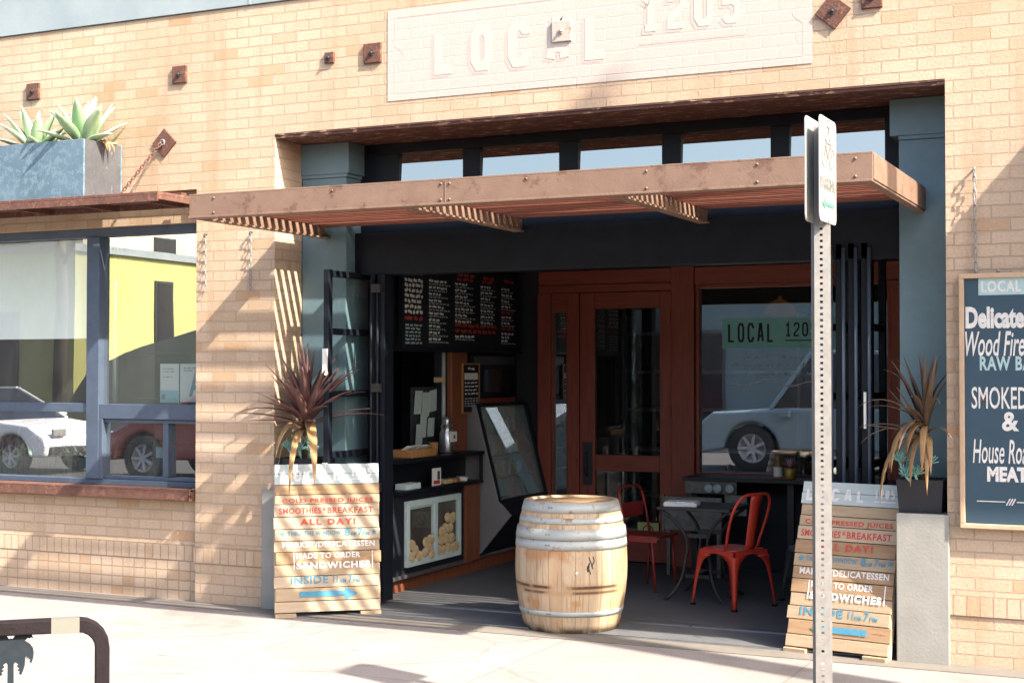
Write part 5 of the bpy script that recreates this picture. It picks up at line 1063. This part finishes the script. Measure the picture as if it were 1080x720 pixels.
# ================================================================== bike rack
BK = thing('bike_rack', 'black tubular bike rack with a palm tree cut out and a pale sticker', 'bike rack', (-3.347, -4.985, 0), math.atan2(.68, .73))
hw = .275; top = .848; t_ = .0225; m = MB(); cr = .075
prof_path = [(-hw, 0)] + [(-hw, top - cr)] + [(-hw + cr - cr * cos(a), top - cr + cr * sin(a)) for a in [R(18 * k) for k in range(1, 5)]] + [(-hw + cr, top), (hw - cr, top)] + [(hw - cr + cr * sin(a), top - cr + cr * cos(a)) for a in [R(18 * k) for k in range(1, 5)]] + [(hw, top - cr), (hw, 0)]
vs = []; np_ = len(prof_path)
for i, p in enumerate(prof_path):
    a = Vector(prof_path[max(i - 1, 0)]); b = Vector(prof_path[min(i + 1, np_ - 1)]); d = (b - a).normalized(); n = Vector((-d.y, d.x))
    for s, q in ((1, -1), (1, 1), (-1, 1), (-1, -1)): vs.append((p[0] + n.x * t_ * s, q * t_, p[1] + n.y * t_ * s))
m.add(vs, [(i * 4 + k, i * 4 + (k + 1) % 4, i * 4 + 4 + (k + 1) % 4, i * 4 + 4 + k) for i in range(np_ - 1) for k in range(4)]); m.build('frame', M['blackrack'], BK, bevel=.005)
m = MB(); m.box(-hw + .023, hw - .023, -.012, .012, .20, .224); m.build('cross_bar', M['blackrack'], BK)
for s in (-1, 1): MB().box(s * hw - .05, s * hw + .05, -.05, .05, 0, .01).build('base_plate', M['blackrack'], BK)
m = MB(); m.box(.12, .205, -.0235, .0235, top - .0232, top + .0233); m.build('reflective_sticker', M['sticker'], BK)
m = MB(); cz = top - .0225 - .093
m.prism([(-.013, .224), (.013, .224), (.009, cz + .004), (-.009, cz + .004)], (0, -.004, 0), X, Z, (0, .006, 0))
half = [(0, 222), (14, 216), (28, 238), (42, 252), (165, 252), (180, 212), (166, 224), (150, 216), (136, 222), (112, 197), (150, 172), (178, 134), (184, 92), (181, 55), (166, 8), (150, 20), (158, 46), (140, 36), (144, 58), (124, 44), (126, 66), (118, 62), (112, -10), (98, -58), (84, -88), (66, -74), (74, -58), (54, -46), (72, -34), (50, -14), (62, 4), (36, 22), (22, 4)]
q = .000371
m.prism([(x * q, z * q) for x, z in half[::-1]] + [(-x * q, z * q) for x, z in half[1:]], (0, -.005, cz), X, Z, (0, .008, 0))
m.build('palm_cutout', M['rackgrey'], BK)

# ================================================================== behind the left shop window
t = MB().box(-9.4, -7.56, .215, .221, 1.895, 2.65).build('roller_blind', M['blind']); tag(t, 'white roller blind half lowered behind the blue framed window', 'blind')
GC = thing('grade_card', 'white health card with a large blue letter A in the shop window', 'card', (-6.60, .19, 1.56))
MB().box(-.135, .11, -.004, 0, -.14, .14).build('card', M['white'], GC); m = MB(); text(m, 'A', -.055, .075, -.10, .08, (0, -.0055, 0), X, Z, .03); m.build('grade_letter', M['lettb'], GC)
m = MB(); rg = random.Random(2)
for z in (.105, .085): scribble(m, -.10, .08, z, .010, -.005, .003, rg)
m.build('small_print', M['greyink'], GC)
NC = thing('permit_notice', 'white permit notice with a pale blue foot beside the letter A card', 'notice', (-6.83, .187, 1.56), 0)
MB().box(-.085, .085, -.004, 0, -.145, .14).build('sheet', M['white'], NC); MB().box(-.083, .083, -.006, -.0042, -.143, -.055).build('blue_foot', pm('pale_blue_print', (.25, .52, .62), (.3, .56, .65), rough=.8, bump=0), NC); m = MB()
for z in (.10, .08, .04): scribble(m, -.06, .06, z, .008, -.005, .003, rg)
m.box(-.07, -.035, -.008, -.0062, -.12, -.085); m.build('small_print', M['greyink'], NC)
FH = thing('flyer_holder', 'clear acrylic flyer holder standing in the small sliding window', 'flyer holder', (-6.93, .24, .842), 0)
m = MB(); m.box(-.1, .1, -.003, 0, 0, .30); m.box(-.1, .1, -.05, -.047, 0, .14); m.box(-.1, .1, -.05, .03, 0, .004); m.build('acrylic', M['glassclear'], FH); MB().box(-.085, .085, -.007, -.004, .02, .27).build('flyer', M['gunmetal'], FH); MB().box(-.06, .06, -.009, -.0072, .16, .24).build('flyer_picture', M['lettteal'], FH)
PB = thing('window_plant_trough', 'grey slatted trough of reddish and pale plants behind the blue shop window', 'plant trough', (-8.3, .45, .78))
m = MB()
for k in range(26): m.box(-.75 + k * .055, -.75 + k * .055 + .048, -.16, -.145, .0, .20)
m.box(-.75, .70, -.144, .12, 0, .19); m.build('trough', M['galvdull'], PB)
m = MB(); m2 = MB(); rg = random.Random(17)
for k in range(70):
    x = rg.uniform(-.7, .72); a = rg.uniform(0, 6.28); e = rg.uniform(.5, 1.4); m.blade((x, rg.uniform(-.1, .08), .18), (cos(a) * cos(e), sin(a) * cos(e), sin(e)), Z, rg.uniform(.15, .36), .025, rg.uniform(.1, .9), .3, 5)
for k in range(160):
    x = rg.uniform(-.7, .7); a = rg.uniform(0, 6.28); e = rg.uniform(.0, 1.2); m2.blade((x, rg.uniform(-.12, .08), .19), (cos(a) * cos(e), sin(a) * cos(e), sin(e)), Z, rg.uniform(.05, .12), .03, .2, .3, 3)
m.build('red_leaves', M['leafd'], PB); m2.build('pale_leaves', M['agave'], PB)
DK = thing('window_counter', 'dark serving counter just inside the shop window', 'counter', (-8.0, 0, 0))
MB().box(-1.55, 1.53, .21, .75, .76, .779).build('counter_top', M['iron'], DK); MB().box(-1.5, 1.5, .36, .72, 0.004, .76).build('counter_base', M['dark'], DK)
MC = thing('kitchen_shelf', 'dim kitchen shelves at the rear behind the blue window', 'shelf', (-8.0, 2.8, 0))
m = MB()
for z in (.9, 1.35, 1.8): m.box(-1.4, 1.4, 0, .4, z, z + .03)
m.box(-1.43, -1.4, 0, .4, 0, 2.2); m.box(1.4, 1.43, 0, .4, 0, 2.2); m.build('shelves', M['gunmetal'], MC)

# ================================================================== the street behind the camera (seen in the panes)
def wheel(par, x, y, z, r, wd):
    m = MB(); m.T = Matrix.Translation((x, y, z)) @ Matrix.Rotation(R(90), 4, 'X'); m.lathe([(r * .62, -wd / 2), (r * .92, -wd / 2), (r, -wd * .36), (r, wd * .36), (r * .92, wd / 2), (r * .62, wd / 2)], 28, cap=False); wh = m.build('wheel', M['tyre'], par)
    m = MB(); m.T = Matrix.Translation((x, y, z)) @ Matrix.Rotation(R(90), 4, 'X'); m.lathe([(r * .62, wd * .3), (r * .55, wd * .35), (r * .5, wd * .12), (.0, wd * .12)], 28, cap=False); m.lathe([(r * .62, -wd * .3), (r * .55, -wd * .35), (r * .5, -wd * .12), (.0, -wd * .12)], 28, cap=False)
    for k in range(7):
        for s in (-1, 1): m.bar((0, 0, s * wd * .3), (r * .6 * cos(k * .8976), r * .6 * sin(k * .8976), s * wd * .34), r * .13, r * .08, (0, 0, 1))
    m.build('rim', M['rim'], wh)
def vehicle(name, lab, cat, loc, rz, paint, body, cabin, wheels, wr, W):
    """body: side outline, cabin: glazed outline; x forward"""
    t = thing(name, lab, cat, loc, rz)
    top = body; low = []
    x_back, x_front = top[0][0], top[-1][0]
    pts = [(x, z) for x, z in top]
    bot = [(x_front - .02, .32)]
    for wx in sorted(wheels, reverse=True):
        for k in range(13): a = pi * k / 12; bot.append((wx + (wr + .07) * cos(a), wr + (wr + .07) * sin(a) - .02))
    bot.append((x_back + .02, .32))
    m = MB(); n = len(pts) + len(bot); poly = pts + bot
    hw1 = W / 2
    m.prism(poly, (0, -hw1, 0), X, Z, (0, W, 0)); m.build('body', paint, t, bevel=.06, seg=3)
    cx = [p[0] for p in cabin]; inset = .16
    m = MB(); nn = len(cabin)
    a = [(x, -hw1 + .03 + (inset if i not in (0, nn - 1) else 0), z) for i, (x, z) in enumerate(cabin)]; b = [(x, -y, z) for x, y, z in a]
    m.add(a + b, [tuple(range(nn)), tuple(range(2 * nn - 1, nn - 1, -1))] + [(i, nn + i, nn + (i + 1) % nn, (i + 1) % nn) for i in range(nn)]); m.build('cabin_glass', M['darkglass'], t, bevel=.03)
    m = MB()
    for i in range(nn - 1):
        for s in (a, b): m.bar(s[i], s[i + 1], .07, .07)
    m.add([a[i] for i in range(1, nn - 1)] + [b[i] for i in range(nn - 2, 0, -1)], [tuple(range(2 * (nn - 2)))]); mid = sum(cx) / nn
    for s, q in ((a, 1), (b, -1)): m.bar((mid, s[0][1], cabin[0][1]), (mid, s[1][1], cabin[1][1] - .01), .07, .05)
    m.build('roof_frame', paint, t, bevel=.02)
    for wx in wheels:
        for s in (-1, 1): wheel(t, wx, s * (hw1 - .12), wr, wr, .22)
    for s in (-1, 1):
        MB().box(x_front - .05, x_front + .01, s * hw1 * .62 - .17, s * hw1 * .62 + .17, .66, .80).build('headlight', M['galv'], t, bevel=.02)
        MB().box(cabin[-1][0] - .35, cabin[-1][0] - .2, s * hw1 - .02, s * hw1 + .18 * s if s > 0 else s * hw1 + .02, 1.0, 1.14).build('wing_mirror', paint, t) if s > 0 else MB().box(cabin[-1][0] - .35, cabin[-1][0] - .2, s * hw1 - .18, s * hw1 + .02, 1.0, 1.14).build('wing_mirror', paint, t)
        MB().box(mid - .35, mid - .18, s * hw1 - .02, s * hw1 + .02, .86, .90).build('door_handle', M['steel'], t)
    MB().box(x_front - .04, x_front + .04, -hw1 * .9, hw1 * .9, .36, .50).build('bumper', M['gunmetal'], t, bevel=.02)
    return t
car_body = [(-2.15, .55), (-2.15, .92), (-1.6, 1.0), (.65, .98), (1.75, .86), (2.1, .66), (2.15, .5)]
car_cab = [(-1.75, .96), (-1.1, 1.44), (.0, 1.47), (1.05, .93)]
vehicle('parked_car', 'white hatchback parked across the street, seen only under the roller blind', 'car', (-19.6, -10.9, -.14), 0, M['carwhite'], car_body, car_cab, (-1.3, 1.35), .33, 1.78)
vehicle('parked_car', 'dark red car parked across the street, seen only in the sliding window', 'car', (-14.0, -10.9, -.14), pi, M['carred'], [(-2.2, .6), (-2.2, 1.02), (-1.7, 1.08), (.7, 1.06), (1.7, .96), (2.15, .74), (2.2, .5)], [(-1.9, 1.05), (-1.4, 1.58), (.0, 1.6), (1.05, 1.02)], (-1.35, 1.4), .37, 1.82)
vehicle('parked_truck', 'blue grey pickup truck parked across the street, seen only in the patio window', 'truck', (-5.35, -10.75, -.14), pi, M['truck'], [(-2.7, .6), (-2.7, 1.12), (-.75, 1.14), (.95, 1.16), (2.35, 1.06), (2.6, .85), (2.62, .5)], [(-.95, 1.12), (-.75, 2.08), (.62, 2.10), (1.30, 1.13)], (-1.75, 1.65), .42, 1.95)
def block(name, lab, x0, x1, y0, y1, h, wall, wins, side=()):
    t = thing(name, lab, 'building', ((x0 + x1) / 2, (y0 + y1) / 2, 0)); cx, cy = (x0 + x1) / 2, (y0 + y1) / 2
    MB().box(x0 - cx, x1 - cx, y0 - cy, y1 - cy, -.16, h).build('wall', wall, t)
    MB().box(x0 - cx - .1, x1 - cx + .1, y0 - cy - .1, y1 - cy + .1, h, h + .18).build('parapet', M['coping'], t)
    for a, b, c, d in wins:
        f = MB().box(a - cx - .06, b - cx + .06, y1 - cy, y1 - cy + .05, c - .06, d + .06).build('window', M['gunmetal'], t); MB().box(a - cx, b - cx, y1 - cy + .05, y1 - cy + .06, c, d).build('pane', M['darkglass'], f)
    for a, b, c, d in side:
        f = MB().box(x1 - cx, x1 - cx + .05, a - cy - .06, b - cy + .06, c - .06, d + .06).build('window', M['gunmetal'], t); MB().box(x1 - cx + .05, x1 - cx + .06, a - cy, b - cy, c, d).build('pane', M['darkglass'], f)
block('lime_building', 'lime yellow rendered building across the street reflected in the blue window', -40, -24, -36, -18, 4.5, M['lime'], [(-39 + 3 * k, -37.8 + 3 * k, 1, 3) for k in range(5)], [(-21.6, -21.0, 1.6, 3.9), (-25.6, -25.0, 1.6, 3.9), (-29.6, -29.0, 1.6, 3.9)])
block('grey_building', 'low blue grey rendered building across the street behind the pickup', -15, 8, -32, -20, 5.2, M['greystucco'], [(-13.5, -10.6, .1, 2.6), (-6, -4.9, .9, 2.3), (-3, -.5, .1, 2.6), (2, 5, .1, 2.6)])
block('beige_block', 'tall beige block rising behind the lime building', -70, -41.5, -60, -38, 9.5, M['cream'], [(-66 + 4 * k, -64.5 + 4 * k, 5.5, 7.5) for k in range(6)], [(-44, -42.6, 5.5, 7.5), (-50, -48.6, 5.5, 7.5), (-56, -54.6, 5.5, 7.5)])
block('cream_garage', 'cream garage with a white gable beside the grey building', 9, 22, -34, -20, 4.6, M['cream'], [(10, 13, .1, 2.6), (15, 18, .1, 2.6)])
CW = thing('olive_wall', 'tall olive stucco wall with a curved top beside the lime building', 'wall', (-20.5, -17.6, 0))
m = MB(); m.prism([(-3.3, -.1), (4.2, -.1), (4.2, 4.3)] + [(4.2 - 7.5 * k / 14, .9 + 3.4 * (1 - (k / 14)) ** .6 * (1 - .25 * sin(k / 14 * pi))) for k in range(1, 15)], (0, 0, 0), X, Z, (0, -.3, 0)); m.build('stucco', M['olive'], CW)
def tree(loc, lab, h, seed):
    t = thing('street_tree', lab, 'tree', loc); rg = random.Random(seed)
    m = MB(); m.tube([(0, 0, -.1), (.1, .05, h * .3), (.0, .1, h * .6)], [.17, .14, .08], 9)
    for k in range(6):
        a = k * 1.1; m.tube([(.05, .07, h * (.35 + .04 * k)), (cos(a) * h * .16, sin(a) * h * .16, h * (.62 + .03 * k))], [.06, .02], 6)
    m.build('trunk', M['bark'], t); m = MB()
    cl = [(rg.gauss(0, h * .14), rg.gauss(0, h * .14), h * rg.uniform(.55, .95), h * rg.uniform(.06, .13)) for _ in range(26)]
    for k in range(2600):
        c = rg.choice(cl); p = Vector((rg.gauss(c[0], c[3] * .6), rg.gauss(c[1], c[3] * .6), rg.gauss(c[2], c[3] * .5))); d = Vector((rg.gauss(0, 1), rg.gauss(0, 1), rg.gauss(0, .7))).normalized(); s = d.orthogonal().normalized()
        L = rg.uniform(.07, .15); m.add([p, p + d * L * .5 + s * L * .3, p + d * L, p + d * L * .5 - s * L * .3], [(0, 1, 2, 3)])
    m.build('crown', M['leaves'], t)
tree((-23.0, -16.4, 0), 'street tree with dark trunk in front of the lime building', 11, 3)
tree((-2.2, -16.5, 0), 'leafy street tree in front of the grey building', 5, 8)

# ================================================================== light, sky, camera
to_sun = Vector((1.05, -.34, 1.0)).normalized()
el = math.asin(to_sun.z); azn = math.atan2(to_sun.x, to_sun.y)
wd = bpy.data.worlds.new('World'); S.world = wd; wd.use_nodes = True; nt = wd.node_tree; nt.nodes.clear()
sky = nt.nodes.new('ShaderNodeTexSky'); sky.sky_type = 'NISHITA'; sky.sun_disc = False; sky.sun_elevation = el; sky.sun_rotation = azn; sky.dust_density = 4.0; sky.air_density = 1.0; sky.ozone_density = 1.0
bg = nt.nodes.new('ShaderNodeBackground'); bg.inputs['Strength'].default_value = .15
ow = nt.nodes.new('ShaderNodeOutputWorld'); nt.links.new(sky.outputs[0], bg.inputs[0]); nt.links.new(bg.outputs[0], ow.inputs[0])
sl_ = bpy.data.lights.new('sun', 'SUN'); sl_.energy = 5; sl_.angle = R(.7); sl_.color = (1, .91, .78)
so = bpy.data.objects.new('sun', sl_); COL.objects.link(so); so.rotation_euler = (-to_sun).to_track_quat('-Z', 'Y').to_euler(); so.location = (20, -10, 20)
cam = bpy.data.cameras.new('camera'); cam.sensor_width = 36; cam.lens = 51.0; cam.clip_start = .05; cam.clip_end = 2000
co = bpy.data.objects.new('camera', cam); COL.objects.link(co); co.location = (0, -8.44, 1.65); co.rotation_euler = (R(91.15), 0, R(25.1)); S.camera = co
S.view_settings.view_transform = 'Standard'; S.view_settings.look = 'None'; S.view_settings.gamma = 1; S.view_settings.exposure = 1.75
S.cycles.max_bounces = 8; S.cycles.transparent_max_bounces = 12; S.cycles.use_denoising = True
S.cycles.caustics_reflective = False; S.cycles.caustics_refractive = False; S.cycles.sample_clamp_indirect = 6
